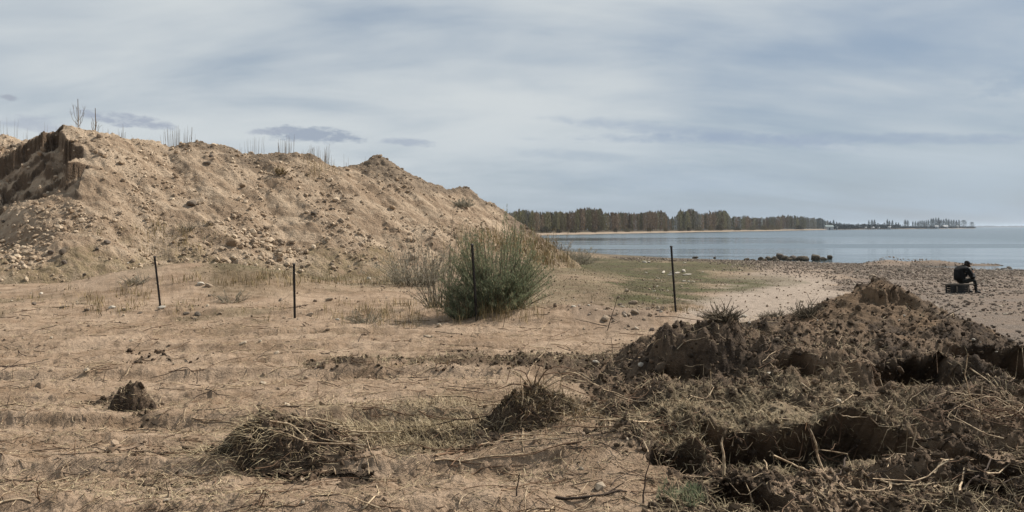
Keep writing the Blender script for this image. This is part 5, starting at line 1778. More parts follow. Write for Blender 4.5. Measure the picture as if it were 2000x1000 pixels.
def sapling(px, topy, nb, wpx, label, parts=False, dY=0.7, name='bare_sapling', cat='sapling', thick=0.016):
    Yr = float(np.interp(px, _ri[:, 0], _ri[:, 2])) + dY
    Zr = float(np.interp(px, _ri[:, 0], RZ)) - 0.45
    X = (px - 1000) / F * Yr
    zt = EYE + (HZ - topy) / F * Yr
    h = zt - Zr
    sp = wpx / F * Yr / 2
    root = empty(name, (X, Yr, Zr), label=label, category=cat, group='bare saplings along the hill ridge')
    if parts:
        V, Fc = tube([(0, 0, 0), (0.02, 0, h * 0.5), (0, 0, h)], [thick * 1.8, thick * 1.4, thick * 0.8], 4)
        link('trunk', add_mesh('trunk', V, Fc, [M_SAP], True), root)
        for k in range(nb):
            a = 2 * math.pi * k / nb + random.uniform(-0.3, 0.3)
            z0 = h * random.uniform(0.12, 0.5)
            l = h * random.uniform(0.28, 0.42)
            s_ = sp * random.uniform(0.45, 0.9) * (1 - 0.4 * z0 / h)
            P = [(0, 0, z0), (math.cos(a) * s_ * 0.6, math.sin(a) * s_ * 0.6, z0 + l * 0.35), (math.cos(a) * s_, math.sin(a) * s_, z0 + l)]
            pr = [tube(P, [thick * 0.7, thick * 0.6, thick * 0.3], 3)]
            for q_ in range(3):
                t = random.uniform(0.3, 0.9)
                c = np.array(P[1]) * (1 - t) + np.array(P[2]) * t
                pr.append(tube([c, c + np.array([random.uniform(-.1, .1), random.uniform(-.1, .1), 0.3 * l])], [thick * 0.35, thick * 0.2], 3))
            V, Fc = joinup(pr)
            link('branch', add_mesh('branch', V, Fc, [M_SAP], True), root)
    else:
        pr = []
        for k in range(nb):
            a = random.uniform(0, 6.28)
            d = sp * math.sqrt(random.uniform(0, 1))
            hh = h * random.uniform(0.55, 1.0)
            lean = random.uniform(0.0, 0.35)
            pr.append(tube([(math.cos(a) * d, math.sin(a) * d * 0.4, 0), (math.cos(a) * d * (1 + lean * .5), math.sin(a) * d * 0.4, hh * 0.5), (math.cos(a) * d * (1 + lean), math.sin(a) * d * 0.4, hh)], [thick * 0.75, thick * 0.55, thick * 0.25], 3))
        V, Fc = joinup(pr)
        link('shoots', add_mesh('shoots', V, Fc, [M_SAP], True), root, kind='stuff')


sapling(152, 193, 8, 40, 'tallest bare sapling, right on the highest crest of the hill', True)
sapling(186, 211, 7, 30, 'second bare sapling just right of the tallest one', True)
for (p_, ty, nb, wpx, lb_, thk) in ((18, 228, 7, 30, 'faint bare sapling at the far left of the ridge', 0.010), (48, 245, 6, 16, 'short faint shoots left of the hill crest', 0.009), (92, 236, 7, 16, 'thin bare shoots just left of the highest crest', 0.012),
                                    (110, 243, 3, 6, 'single thin shoot touching the left of the highest crest', 0.010), (238, 240, 9, 18, 'bushy bare sapling on the ridge right of the two tallest', 0.014), (268, 262, 12, 34, 'low brown scrub on the ridge slope right of the bushy sapling', 0.014),
                                    (208, 240, 4, 12, 'thin shoots between the two tallest and the bushy sapling', 0.009), (292, 268, 3, 8, 'two tiny shoots left of the pale wide bush', 0.008),
                                    (350, 244, 44, 62, 'wide pale bush of bare shoots left of the second hill bump', 0.013), (500, 264, 16, 50, 'row of faint bare shoots before the third hill bump', 0.011), (474, 278, 5, 12, 'short bare shoots just right of the second hill bump', 0.010),
                                    (560, 262, 22, 34, 'dense cluster of bare shoots on top of the third hill bump', 0.016), (592, 284, 4, 12, 'thin shoots right of the dense cluster', 0.010), (622, 280, 24, 40, 'tan brush of shoots and grass running down beside the third bump', 0.016),
                                    (645, 302, 10, 22, 'low shoots in the dip before the fourth hill bump', 0.012), (678, 300, 5, 14, 'thin upright shoots left of the fourth hill bump', 0.012), (712, 303, 3, 6, 'tiny shoots on the left shoulder of the fourth bump', 0.009),
                                    (780, 321, 2, 3, 'lone short shoot in the notch right of the fourth bump', 0.014)):
    sapling(p_, ty, nb, wpx, lb_, False, thick=thk)

# ------------------------------------------------------------------ the four rods
M_ROD = mat_simple('black_steel', (0.007, 0.006, 0.006), (0.012, 0.010, 0.009), 12, 0.8)
M_CAP = mat_simple('worn_steel', (0.05, 0.045, 0.04), (0.03, 0.028, 0.026), 20, 0.5)
for (x0, y0, x1, y1, Yb, lb_) in ((302, 500, 315, 600, 17.0, 'black steel rod leaning left, leftmost of the four, beside a pale stone'),
                                  (574, 514, 576, 622, 15.0, 'black upright steel rod, second from the left, on the sandy track edge'),
                                  (922, 476, 932, 612, 14.1, 'black steel rod half hidden in the large bush'),
                                  (1311, 480, 1321, 604, 16.7, 'black steel rod leaning left at the turf edge, nearest the water')):
    X1 = (x1 - 1000) / F * Yb
    z1 = float(surf(np.array([X1]), np.array([Yb]))[0]) - 0.12
    t = (Yb * (HZ - y0) / F + EYE) - z1
    root = empty('steel_rod', (X1, Yb, z1), label=lb_, category='rod', group='black rods along the track')
    dxr = (x0 - x1) / F * Yb
    V, Fc = tube([(0, 0, 0), (dxr * 0.5, 0, t * 0.5), (dxr, 0, t - 0.03)], 0.022, 4)
    link('shaft', add_mesh('shaft', V, Fc, [M_ROD], False), root)
    V, Fc = tube([(dxr, 0, t - 0.029), (dxr, 0, t - 0.01), (dxr, 0, t)], [0.030, 0.030, 0.022], 4)
    link('tip', add_mesh('tip', V, Fc, [M_CAP], False), root)

# ------------------------------------------------------------------ twigs and stems
M_TP = mat_simple('pale_bare_wood', (0.52, 0.41, 0.275), (0.22, 0.15, 0.095), 26, 0.8, 0, 0.2)
M_TB = mat_simple('brown_wood', (0.16, 0.10, 0.062), (0.10, 0.062, 0.04), 14, 0.85, 0, 0.2)
M_TD = mat_simple('dark_wood_twig', (0.06, 0.042, 0.032), (0.035, 0.026, 0.02), 14, 0.85, 0, 0.2)
TM = {'p': (M_TP, 'pale'), 'b': (M_TB, 'brown'), 'd': (M_TD, 'dark')}
TWIGS = """
p4 598,802 672,792 752,784 816,776 899,773
p4 771,736 816,746 855,768
d3 762,742 781,725
p4 597,779 565,788 533,798
b3 496,808 458,818
p3 400,824 448,828
b4 618,910 685,898 771,897
b4 518,968 592,954 688,941
d4 605,971 675,966 736,952
b3 506,989 579,989 605,981
p4 715,854 726,885 738,909
p5 707,997 733,971 738,958 725,944
p3 758,938 765,924 789,931
p4 598,802 602,822 608,843
p3 650,770 640,802
p4 1074,748 1122,728 1157,738 1177,754
p4 1177,760 1215,772 1250,786 1292,776
b4 1093,750 1138,770 1189,781 1218,779
p3 1087,754 1125,746 1164,747
p5 994,718 1012,730 1029,748
p3 1000,722 1020,738 1048,750
b4 997,718 988,750 972,757 904,768
p6 850,776 908,775 946,786
p5 1071,680 1042,712 1031,736
p4 1037,779 1042,792 1032,811
p4 1021,837 1020,859 1023,885
b7 850,891 914,880 962,862 1016,837 1045,815
p5 850,901 930,898 994,891 1074,880
b4 876,901 940,908
b4 920,930 956,914 1029,910
p4 919,811 922,843
d8 1085,973 1154,971 1225,962
p5 1215,971 1253,987 1290,1000
p4 1165,923 1145,948 1125,973
d4 1154,795 1180,802 1189,821
b5 1196,811 1250,824 1304,834 1333,853
p4 1228,821 1280,822 1330,819
p4 850,797 911,803
p5 1064,1000 1093,987
p4 850,843 866,827
d5 1200,695 1239,677 1278,660
p5 1261,689 1275,671 1287,654
p3 1266,692 1284,672 1292,660
p4 1200,707 1222,698 1230,683
p4 1390,626 1404,645
p3 1338,716 1374,717
p5 1668,663 1632,681 1608,701
p5 1270,753 1285,779
p5 1200,770 1248,786 1281,776
p5 1560,746 1596,767 1638,774 1662,792
p5 1674,773 1635,791 1602,806
p4 1611,774 1584,777
b5 1200,812 1260,833 1332,854
p5 1236,824 1290,823 1338,821
d5 1365,836 1395,812
p6 1511,890 1547,906 1581,922 1612,940 1638,953 1690,974
p5 1531,896 1576,901
p5 1344,932 1407,932
b5 1414,899 1461,888
p6 1492,899 1500,922
p6 1505,901 1514,922
d8 1674,870 1651,891 1646,917 1628,943
b6 1557,969 1565,990
p5 1329,982 1365,990 1399,1000
p4 1550,852 1563,870
b4 1492,870 1516,860
p7 1688,927 1725,941 1769,948 1826,947
p5 1764,956 1826,945 1870,940
p6 1824,953 1873,951
p7 1873,965 1878,943 1894,923
d7 1881,958 1912,932 1935,909 1964,901
p5 1925,926 1964,921 1998,904
p9 1980,975 2006,974
p7 1787,980 1818,986 1844,995
p5 1707,969 1761,979 1834,978 1896,969
p6 1824,927 1850,906
p5 1826,896 1860,900 1902,897
p4 1746,886 1769,909 1800,935
d5 1785,862 1844,860 1886,869 1946,884
b4 1751,873 1782,883 1821,891
p4 1777,787 1816,762
b4 1847,753 1881,779
p5 1894,719 1929,743 1956,770 1968,782
p4 1968,746 1983,740 2003,747
p4 1929,731 1944,752
b4 328,728 400,722 432,706 488,696
d4 360,792 384,776 422,764
d4 384,806 448,795
p4 312,796 314,782 336,772
d5 310,662 272,674 260,684
d5 0,716 36,714 84,704
d4 36,686 52,696 104,696
d4 4,724 50,716 130,718
p6 -4,986 40,976 62,984
p4 376,818 452,827
d3 296,826 332,840
d3 192,914 210,922
b3 228,932 260,932 302,924
d4 504,700 526,686 562,680
b3 700,694 640,700 600,708
b3 1038,670 1090,664 1150,650
d4 1150,645 1180,640 1210,628
p5 1056,648 1068,632 1082,624 1110,622
d4 1085,700 1060,690 1040,684
b4 1088,676 1130,690 1160,698
p4 1076,672 1120,684 1165,696
d3 1186,615 1220,616
d4 1188,617 1208,630
b4 980,712 1010,700 1050,694
d4 690,640 720,650 700,664
d4 700,668 708,650
d4 850,648 890,652 930,660
d4 930,652 950,664
b4 860,672 900,676 960,678
p3 1500,800 1540,808
d3 1524,812 1536,800 1533,785
p4 1725,622 1748,616
p3 1640,620 1670,612
b5 1590,626 1560,640
b4 1610,860 1650,862
p4 1395,655 1430,668
b5 1440,650 1480,662
p5 1430,900 1450,880 1470,874
p4 1700,830 1760,834 1800,826
p4 1640,812 1700,816
b5 1560,920 1620,905 1680,900
p4 1720,900 1740,930
p4 1300,905 1322,880
"""
# stems that stand up from the ground: base point then (dx, up) in photo pixels at the depth of the base
STAND = """
p4 1387,779 2,-30 -1,-57
d4 1374,760 2,-28
p7 1412,932 -2,-36 0,-62 9,-87
p6 1609,919 -10,-26 -15,-54 -23,-79
p4 1782,880 1,-18 5,-36
p5 1905,791 -15,-21 -21,-57 -20,-99
p5 1917,821 -2,-51 4,-72
d4 1255,987 6,-35 13,-93
d4 1008,971 3,-20 7,-43
d3 385,750 -1,-26
d3 201,744 3,-19
d6 1650,907 -3,-10
p3 1320,602 0,-1
d3 982,640 8,-58
d4 798,628 2,-22 6,-52
d3 716,634 5,-44
d4 1196,690 -2,-30
d5 1186,646 10,-34 20,-64
d6 1833,626 21,-9 39,-24
p4 1854,617 12,-5 6,8
p4 1018,800 4,-30 -2,-60
p4 1063,760 -2,-35 6,-60
b4 1045,755 20,-30 45,-40 80,-30
b4 1040,755 -14,-26 -36,-34
p4 1050,758 30,-24 66,-30 100,-14 130,0
p4 1035,756 -20,-22 -45,-30
b4 1042,752 8,-28 20,-44
p4 1052,760 40,-14 80,-16 120,-4
b5 1043,757 -30,-8 -70,2
b4 1046,757 14,-22 50,-26 90,-18
p4 1092,770 4,-40
d3 28,742 -8,-24
d3 10,796 4,-22
p4 180,982 8,-20
b4 78,980 2,-26 10,-44
b3 84,978 -14,-22
p4 90,980 14,-14 22,-36
b4 500,990 10,-24 22,-34
b4 505,992 16,-26
p4 1885,960 4,-20
b4 1290,860 8,-30
p4 1470,980 -12,-30
p4 1610,1000 -12,-24 -18,-44
b4 1240,700 16,-24
d3 330,970 -4,-30
b3 620,770 2,-24
b3 145,890 -2,-34
p3 155,880 8,-20
p3 290,925 6,-30
p4 640,985 1,-26
"""


def smooth_line(P, k=3, jit=0.0, seed=0):
    seed = abs(int(seed))
    P = np.asarray(P, float)
    if len(P) == 2:
        P = np.stack([P[0], P[0] * 0.6 + P[1] * 0.4 + np.random.default_rng(seed).normal(0, 0.02, 3) * np.linalg.norm(P[1] - P[0]), P[1]])
    out = []
    n = len(P)
    for i in range(n - 1):
        p0, p1, p2, p3 = P[max(i - 1, 0)], P[i], P[i + 1], P[min(i + 2, n - 1)]
        for t in np.linspace(0, 1, k, endpoint=False):
            out.append(0.5 * ((2 * p1) + (-p0 + p2) * t + (2 * p0 - 5 * p1 + 4 * p2 - p3) * t * t + (-p0 + 3 * p1 - 3 * p2 + p3) * t ** 3))
    out.append(P[-1])
    out = np.array(out)
    if jit:
        out[1:-1] += np.random.default_rng(seed).normal(0, jit, (len(out) - 2, 3))
    return out


titems = []
gT = 'dead stems and twigs strewn over the sand'


def twig_obj(pts, rad, key, lying, forks=0):
    c0 = np.array(pts[0])
    P = np.asarray(pts) - c0
    rr_ = np.linspace(rad * 1.15, rad * 0.5, len(P))
    pr = [tube(P, rr_, 4)]
    L = float(np.linalg.norm(P[-1] - P[0]))
    for k in range(forks):
        i = random.randrange(1, len(P) - 1)
        d = (P[-1] - P[0]) / (L + 1e-6)
        v = d * random.uniform(0.4, 1) + np.array([random.uniform(-.6, .6), random.uniform(-.6, .6), random.uniform(0.1, 0.7)])
        l = L * random.uniform(0.12, 0.3)
        pr.append(tube([P[i], P[i] + v * l * 0.5, P[i] + v * l + np.array([0, 0, 0.02 * l])], [rad * 0.6, rad * 0.5, rad * 0.3], 4))
    V, Fc = joinup(pr)
    o = link('twig', add_mesh('twig', V, Fc, [TM[key][0]], True), None, category='twig', group=gT)
    o.location = c0
    form = ('upright' if not lying else ('forked' if forks else ('bent' if len(pts) > 8 else 'straight')))
    titems.append((o, TM[key][1] + ' ' + form + ' twig ' + place_words(c0[0], c0[1]), L))
    return o


def parse(txt):
    out = []
    for ln in txt.strip().splitlines():
        a = ln.split()
        out.append((a[0][0], float(a[0][1:]), [tuple(float(v) for v in s_.split(',')) for s_ in a[1:]]))
    return out


tw = parse(TWIGS)
allp = hits([p for (_, _, ps) in tw for p in ps], True)
i = 0
lines = []
for (key, rd, ps) in tw:
    h = allp[i:i + len(ps)]
    i += len(ps)
    med = np.median(h[:, 1])
    Yc = np.clip(h[:, 1], med - 0.35, med + 0.35)
    Yc = np.minimum(Yc, h[:, 1])
    ps_ = np.array(ps)
    P = np.stack([(ps_[:, 0] - 1000) / F * Yc, Yc, EYE + (HZ - ps_[:, 1]) / F * Yc], -1)
    lines.append((key, rd, smooth_line(P, 3, 0.0025, int(ps[0][0]))))
al = np.concatenate([l[2] for l in lines])
sz = surf(al[:, 0], al[:, 1])
i = 0
for (key, rd, P) in lines:
    s_ = sz[i:i + len(P)]
    i += len(P)
    rad_ = rd * 0.00125
    P[:, 2] = np.maximum(P[:, 2], s_ + rad_ * 0.6)
    twig_obj(P, rad_, key, True, 1 if random.random() < 0.35 else 0)
st_ = parse(STAND)
hb_ = hits([ps[0] for (_, _, ps) in st_])
for (key, rd, ps), h in zip(st_, hb_):
    if len(ps) < 2 or abs(ps[1][1]) < 2:
        continue
    Yb = h[1]
    P = [h - np.array([0, 0, 0.02])]
    for (dx_, dy_) in ps[1:]:
        P.append(np.array([h[0] + dx_ / F * Yb, Yb + random.uniform(-0.05, 0.05), h[2] - dy_ / F * Yb]))
    twig_obj(smooth_line(P, 3, 0.003, int(Yb * 10)), rd * 0.0014, key, False, 0)

# tangle of long roots at the right edge and hanging rootlets on the root clump
tc_ = hits([(1930, 812)])[0]
pts_all = []
rt = np.random.default_rng(5)
for k in range(34):
    a = rt.uniform(0, 6.28)
    L = rt.uniform(0.25, 0.75)
    c0 = tc_ + np.array([rt.normal(0.02, 0.17), rt.normal(0, 0.12), 0])
    c0[0] += 0.04
    P = [c0, c0 + np.array([math.cos(a) * L * 0.4, math.sin(a) * L * 0.25, rt.uniform(0.03, 0.16)]), c0 + np.array([math.cos(a + 0.5) * L * 0.8, math.sin(a + .5) * L * 0.4, rt.uniform(0.02, 0.14)]),
         c0 + np.array([math.cos(a + 0.9) * L, math.sin(a + 0.9) * L * 0.5, 0.01])]
    pts_all.append(smooth_line(P, 3, 0.004, k))
al = np.concatenate(pts_all)
sz = surf(al[:, 0], al[:, 1])
i = 0
tang = empty('root_tangle', tuple(tc_), label='tangle of long thin pale roots on the dark earth at the right edge', category='roots')
for P in pts_all:
    s_ = sz[i:i + len(P)]
    i += len(P)
    P[:, 2] = np.maximum(P[:, 2] * 1.0, s_ + 0.003)
    V, Fc = tube(P - tc_, np.linspace(0.0045, 0.002, len(P)), 4)
    link('root', add_mesh('root', V, Fc, [random.choice([M_TP, M_TB, M_TB])], True), tang)
for ri, root in enumerate(heap_roots[:2]):   # the root clump and the grass clump
    if ri == 0:
        seeds = [(935 + 8 * k + rt.uniform(-4, 4), rt.uniform(775, 850)) for k in range(15)]
    else:
        seeds = [(430 + 16 * k + rt.uniform(-6, 6), rt.uniform(820, 880)) for k in range(14)]
    hh_ = hits(seeds)
    for h in hh_:
        P = [h + np.array([0, -0.01, 0.01])]
        for q_ in range(4):
            P.append(P[-1] + np.array([rt.normal(-0.012, 0.018), -0.018, -rt.uniform(0.015, 0.035)]))
        V, Fc = tube(smooth_line(P, 2), np.linspace(0.0045, 0.002, 9), 4)
        link('root', add_mesh('root', V, Fc, [random.choice([M_TP, M_TB])], True), root)

# random twigs over the sand, then the finest as litter
def random_lines(n, keep, r, L0, L1, X0=-60, X1=2080, Y0=4.3, Y1=16, power=2):
    X, Y = scatter(n, X0, X1, Y0, Y1, keep, r, power)
    n = len(X)
    L = r.uniform(0, 1, n) ** 1.7 * (L1 - L0) + L0
    L *= 0.6 + Y / 14
    a = r.normal(0, 1.25, n) + np.where(r.uniform(0, 1, n) < 0.5, 0, math.pi)
    K = 6
    t = np.linspace(-0.5, 0.5, K)
    curv = r.normal(0, 0.09, n)
    px_ = X[:, None] + (t[None] * np.cos(a)[:, None] - (t[None] ** 2 * 4 * curv[:, None]) * np.sin(a)[:, None]) * L[:, None] + r.normal(0, 0.012, (n, K)) * L[:, None]
    py_ = Y[:, None] + (t[None] * np.sin(a)[:, None] + (t[None] ** 2 * 4 * curv[:, None]) * np.cos(a)[:, None]) * L[:, None]
    z = surf(px_.ravel(), py_.ravel()).reshape(n, K)
    zl = z.max(1)[:, None] * 0.5 + z * 0.5
    zl = np.maximum(zl, z) + 0.003 + np.abs(r.normal(0, 0.06, n))[:, None] * (t[None] + 0.5) * L[:, None] * (r.uniform(0, 1, n) < 0.5)[:, None]
    return np.stack([px_, py_, zl], -1), L


def k_twig(X, Y, px):
    z_ = zones(X, Y)
    pat = sm((fbm(X, Y, 1.4, 3, 661) + 0.25) / 0.5)
    return np.clip((0.25 + 0.75 * pat) * (1 - z_['gravel']), 0, 1)


r = np.random.default_rng(99)
LN, LL = random_lines(80, k_twig, r, 0.12, 0.55, Y1=14)
# bundles of long stalks between and around the clumps
for (n_, box_) in ((46, (560, 1080, 5.75, 7.4)), (22, (1120, 1420, 5.9, 7.3)), (16, (1700, 2020, 5.0, 6.6))):
    l1, l2 = random_lines(n_, lambda X, Y, px: np.ones(len(X)), r, 0.25, 0.85, box_[0], box_[1], box_[2], box_[3])
    for P in l1:       # these lie mostly side by side
        c_ = P.mean(0)
        P[:, 1] = c_[1] + (P[:, 1] - c_[1]) * 0.35
    sz_ = surf(l1[:, :, 0].ravel(), l1[:, :, 1].ravel()).reshape(l1.shape[:2])
    l1[:, :, 2] = np.maximum(l1[:, :, 2], sz_ + 0.004)
    LN = np.concatenate([LN, l1])
    LL = np.concatenate([LL, l2])
for P, l in zip(LN, LL):
    key = r.choice(['p', 'b', 'd'], p=[0.45, 0.35, 0.20])
    twig_obj(P, 0.0022 + 0.0042 * l + 0.00012 * P[0][1], key, True, 1 if r.uniform() < 0.5 else 0)
rank_labels(titems, 'longest', 'shorter')
print('twigs', len(titems))
for key, share, nm in (('p', 800, 'pale'), ('b', 900, 'brown'), ('d', 450, 'dark')):
    LN, LL = random_lines(share, k_twig, r, 0.05, 0.30, Y1=18)
    V, Fc = joinup([tube(P[::1 if l > 0.2 else 2][:6], 0.0014 + 0.003 * l + 0.00018 * P[0][1], 4) for P, l in zip(LN, LL)])
    link(nm + '_twig_litter', add_mesh(nm + '_twig_litter', V, Fc, [TM[key][0]], True), kind='stuff', label='small ' + nm + ' twigs and root bits littering the sand')

# ------------------------------------------------------------------ the seated person, phone and bench
M_JACKET = mat_simple('black_jacket', (0.0045, 0.0045, 0.005), (0.008, 0.008, 0.009), 9, 0.85)
M_TROUSER = mat_simple('dark_trousers', (0.009, 0.010, 0.010), (0.016, 0.017, 0.016), 9, 0.9)
M_SKIN = mat_simple('skin', (0.30, 0.17, 0.11), (0.26, 0.145, 0.095), 9, 0.6)
M_HAIR = mat_simple('dark_hat', (0.014, 0.014, 0.015), (0.02, 0.02, 0.02), 30, 0.9)
M_SHOE = mat_simple('black_shoe', (0.012, 0.012, 0.012), (0.02, 0.02, 0.02), 9, 0.6)
M_PLANK = mat_simple('weathered_plank', (0.20, 0.17, 0.14), (0.11, 0.09, 0.07), 12, 0.9, 0.01)
M_CRATE = mat_simple('black_plastic', (0.018, 0.018, 0.018), (0.028, 0.028, 0.028), 9, 0.6)
M_PHONE = mat_simple('phone_glass', (0.01, 0.01, 0.012), (0.02, 0.02, 0.02), 9, 0.3)


def skinned(name, verts, edges, radii, mats, parent, sub=2, pick=None, root=0):
    me0 = bpy.data.meshes.new(name)
    me0.from_pydata(verts, edges, [])
    o = bpy.data.objects.new(name, me0)
    COL.objects.link(o)
    m = o.modifiers.new('skin', 'SKIN')
    m.use_smooth_shade = True
    for i, rv in enumerate(radii):
        sv = me0.skin_vertices[0].data[i]
        sv.radius = rv if isinstance(rv, tuple) else (rv, rv)
        sv.use_root = (i == root)
    s_ = o.modifiers.new('sub', 'SUBSURF')
    s_.levels = sub
    s_.render_levels = sub
    dg = bpy.context.evaluated_depsgraph_get()
    me1 = bpy.data.meshes.new_from_object(o.evaluated_get(dg))
    me1.name = name
    o.modifiers.clear()
    o.data = me1
    me1.materials.clear()
    for mm in mats:
        me1.materials.append(mm)
    n = len(me1.polygons)
    me1.polygons.foreach_set('use_smooth', np.full(n, True))
    if pick:
        me1.polygons.foreach_set('material_index', np.array([pick(p.center) for p in me1.polygons], np.int32))
    o.parent = parent
    return o


PY_ = 30.0
PX_ = (1876 - 1000) / F * PY_
pz = float(surf(np.array([PX_]), np.array([PY_]))[0])
person = empty('person', (PX_, PY_, pz), label='person in black jacket and dark cap hunched on a low bench over a phone', category='person')
person.rotation_euler = (0, 0, math.radians(14))
SEAT = 0.36
V = [(0.0, 0, SEAT + 0.11), (-0.04, 0, SEAT + 0.26), (-0.01, 0, SEAT + 0.42), (0.08, 0, SEAT + 0.55), (0.19, 0, SEAT + 0.61), (0.265, 0, SEAT + 0.645), (0.315, 0, SEAT + 0.695), (0.37, 0, SEAT + 0.64)]
E = [(0, 1), (1, 2), (2, 3), (3, 4), (4, 5), (5, 6), (6, 7)]
Rr = [(0.15, 0.13), (0.14, 0.12), (0.15, 0.12), (0.15, 0.115), (0.065, 0.06), (0.062, 0.06), (0.098, 0.085), (0.06, 0.055)]
for s_ in (-1, 1):
    b = len(V)
    V += [(0.12, s_ * 0.19, SEAT + 0.52), (0.25, s_ * 0.24, SEAT + 0.30), (0.34, s_ * 0.235, SEAT + 0.20), (0.43, s_ * 0.15, SEAT + 0.33), (0.47, s_ * 0.09, SEAT + 0.40), (0.505, s_ * 0.06, SEAT + 0.44)]
    E += [(3, b), (b, b + 1), (b + 1, b + 2), (b + 2, b + 3), (b + 3, b + 4), (b + 4, b + 5)]
    Rr += [0.07, 0.052, 0.045, 0.034, 0.024, (0.038, 0.018)]
    for f in range(4):            # fingers curled round the phone
        k = len(V)
        V += [(0.525, s_ * (0.055 + 0.004 * f), SEAT + 0.475 - 0.021 * f), (0.545, s_ * 0.03, SEAT + 0.482 - 0.021 * f)]
        E += [(b + 5, k), (k, k + 1)]
        Rr += [0.010, 0.008]
    k = len(V)
    V += [(0.50, s_ * 0.035, SEAT + 0.47), (0.512, s_ * 0.012, SEAT + 0.487)]
    E += [(b + 5, k), (k, k + 1)]
    Rr += [0.012, 0.010]
    b = len(V)
    V += [(0.04, s_ * 0.11, SEAT + 0.09), (0.24, s_ * 0.15, SEAT + 0.12), (0.44, s_ * 0.18, SEAT + 0.13), (0.49, s_ * 0.18, SEAT - 0.02), (0.52, s_ * 0.18, 0.09), (0.60, s_ * 0.185, 0.05), (0.70, s_ * 0.19, 0.04)]
    E += [(0, b), (b, b + 1), (b + 1, b + 2), (b + 2, b + 3), (b + 3, b + 4), (b + 4, b + 5), (b + 5, b + 6)]
    Rr += [0.10, 0.088, 0.066, 0.060, 0.045, 0.04, 0.03]


def pick_body(c):
    if (c.z > SEAT + 0.60 and c.x > 0.24) or (c.x > 0.455 and c.z > SEAT + 0.35):
        return 0
    return 1 if c.z < SEAT + 0.2 and not (abs(c.y) > 0.2 and c.z > SEAT + 0.17) else 2


skinned('body', V, E, Rr, [M_SKIN, M_TROUSER, M_JACKET], person, 2, pick_body)
# jacket over back, shoulders and sleeves
V = [(-0.01, 0, SEAT + 0.08), (-0.06, 0, SEAT + 0.26), (-0.03, 0, SEAT + 0.43), (0.07, 0, SEAT + 0.56), (0.165, 0, SEAT + 0.625)]
E = [(0, 1), (1, 2), (2, 3), (3, 4)]
Rr = [(0.23, 0.21), (0.23, 0.19), (0.235, 0.185), (0.205, 0.16), (0.10, 0.09)]
for s_ in (-1, 1):
    b = len(V)
    V += [(0.12, s_ * 0.20, SEAT + 0.52), (0.25, s_ * 0.25, SEAT + 0.30), (0.34, s_ * 0.24, SEAT + 0.205), (0.43, s_ * 0.155, SEAT + 0.325), (0.46, s_ * 0.105, SEAT + 0.38)]
    E += [(3, b), (b, b + 1), (b + 1, b + 2), (b + 2, b + 3), (b + 3, b + 4)]
    Rr += [0.115, 0.095, 0.085, 0.062, 0.05]
jk = skinned('jacket', V, E, Rr, [M_JACKET], person, 2)
# two pale reflective patches on the sleeve
for k, (x_, z_) in enumerate(((0.27, 0.37), (0.25, 0.29))):
    V, Fc = box(x_ - 0.03, x_ + 0.03, -0.375, -0.345, SEAT + z_ - 0.012, SEAT + z_ + 0.012)
    link('sleeve_patch', add_mesh('sleeve_patch', V, Fc, [mat_simple('pale_patch', (0.35, 0.34, 0.33), (0.28, 0.27, 0.26))]), jk)
# cap: a dome with a short peak, tipped forward with the head
cv, cf = ICO3 * np.array([0.118, 0.108, 0.10]), ICF3
cv = cv.copy()
cv[:, 2] = np.maximum(cv[:, 2], -0.02)
cap = link('cap', add_mesh('cap', cv, cf, [M_HAIR], True), person)
cap.location = (0.302, 0, SEAT + 0.735)
cap.rotation_euler = (0, math.radians(48), 0)
V, Fc = box(0.08, 0.17, -0.07, 0.07, -0.02, -0.008)
link('peak', add_mesh('peak', V, Fc, [M_HAIR]), cap)
hv = (ICO2 * np.array([0.105, 0.098, 0.10]))
hr = link('hair', add_mesh('hair', hv, ICF2, [mat_simple('dark_hair', (0.02, 0.015, 0.012), (0.03, 0.022, 0.017), 40)], True), person)
hr.location = (0.285, 0, SEAT + 0.70)
for s_ in (-1, 1):
    e = link('ear', add_mesh('ear', ICO1 * np.array([0.022, 0.010, 0.032]), ICF1, [M_SKIN], True), person)
    e.location = (0.325, s_ * 0.098, SEAT + 0.685)
    sv = ICO3 * np.array([0.145, 0.055, 0.05])
    sv = sv.copy()
    sv[:, 2] = np.maximum(sv[:, 2], -0.035) + 0.035
    sv[:, 2] *= np.interp(sv[:, 0], [-0.14, 0.0, 0.14], [1.25, 1.1, 0.6])
    sh = link('shoe', add_mesh('shoe', sv, ICF3, [M_SHOE], True), person)
    sh.location = (0.60, s_ * 0.185, 0.002)
    V, Fc = box(-0.13, 0.14, -0.045, 0.045, -0.012, 0.003)
    link('sole', add_mesh('sole', V, Fc, [M_CRATE]), sh)
ph = empty('phone', (0, 0, 0), label='small dark phone held up in the seated persons hands', category='phone')
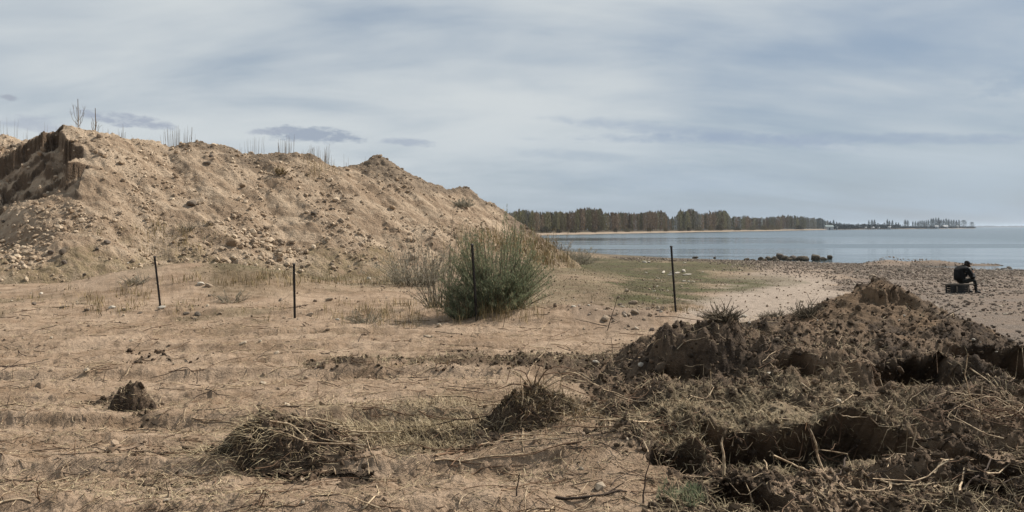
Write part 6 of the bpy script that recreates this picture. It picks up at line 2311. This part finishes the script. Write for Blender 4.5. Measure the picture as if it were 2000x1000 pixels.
ph.matrix_world = Matrix.Translation((PX_, PY_, pz)) @ Matrix.Rotation(math.radians(14), 4, 'Z') @ Matrix.Translation((0.548, 0, SEAT + 0.47)) @ Matrix.Rotation(math.radians(-20), 4, 'Y')
V, Fc = box(-0.005, 0.005, -0.037, 0.037, -0.07, 0.085)
link('case', add_mesh('case', V, Fc, [M_CRATE]), ph)
V, Fc = box(-0.007, -0.0052, -0.034, 0.034, -0.066, 0.081)
link('screen', add_mesh('screen', V, Fc, [M_PHONE]), ph)

bench = empty('bench', (PX_, PY_, pz), label='low makeshift bench, a weathered plank on two black crates, under the seated person', category='bench')
bench.rotation_euler = (0, 0, math.radians(4))
V, Fc = box(-0.62, 0.62, -0.13, 0.13, SEAT - 0.055, SEAT - 0.012)
link('plank', add_mesh('plank', V, Fc, [M_PLANK]), bench)
for (x_, wd) in ((-0.36, 0.24), (0.02, 0.44)):
    pr = [box(x_ - wd / 2, x_ + wd / 2, -0.17, 0.17, -0.02, 0.03)]
    for sx in (-1, 1):
        for sy in (-1, 1):
            pr.append(box(x_ + sx * (wd / 2 - 0.02) - 0.02, x_ + sx * (wd / 2 - 0.02) + 0.02, sy * 0.15 - 0.02, sy * 0.15 + 0.02, 0.031, SEAT - 0.09))
    for z_ in (0.07, 0.15, 0.23):
        pr.append(box(x_ - wd / 2 + 0.042, x_ + wd / 2 - 0.042, -0.165, -0.155, z_ - 0.037, z_ + 0.037))
        pr.append(box(x_ - wd / 2 + 0.042, x_ + wd / 2 - 0.042, 0.155, 0.165, z_ - 0.03, z_ + 0.03))
    pr.append(box(x_ - wd / 2, x_ + wd / 2, -0.17, 0.17, SEAT - 0.089, SEAT - 0.058))
    V, Fc = joinup(pr)
    cr = link('crate', add_mesh('crate', V, Fc, [M_CRATE]), bench)
for (x_, wd) in ((-0.25, 0.05), (0.19, 0.05)):
    V, Fc = box(x_ - wd / 2, x_ + wd / 2, -0.185, -0.172, 0.06, 0.27)
    link('pale_strap', add_mesh('pale_strap', V, Fc, [M_PLANK]), bench)
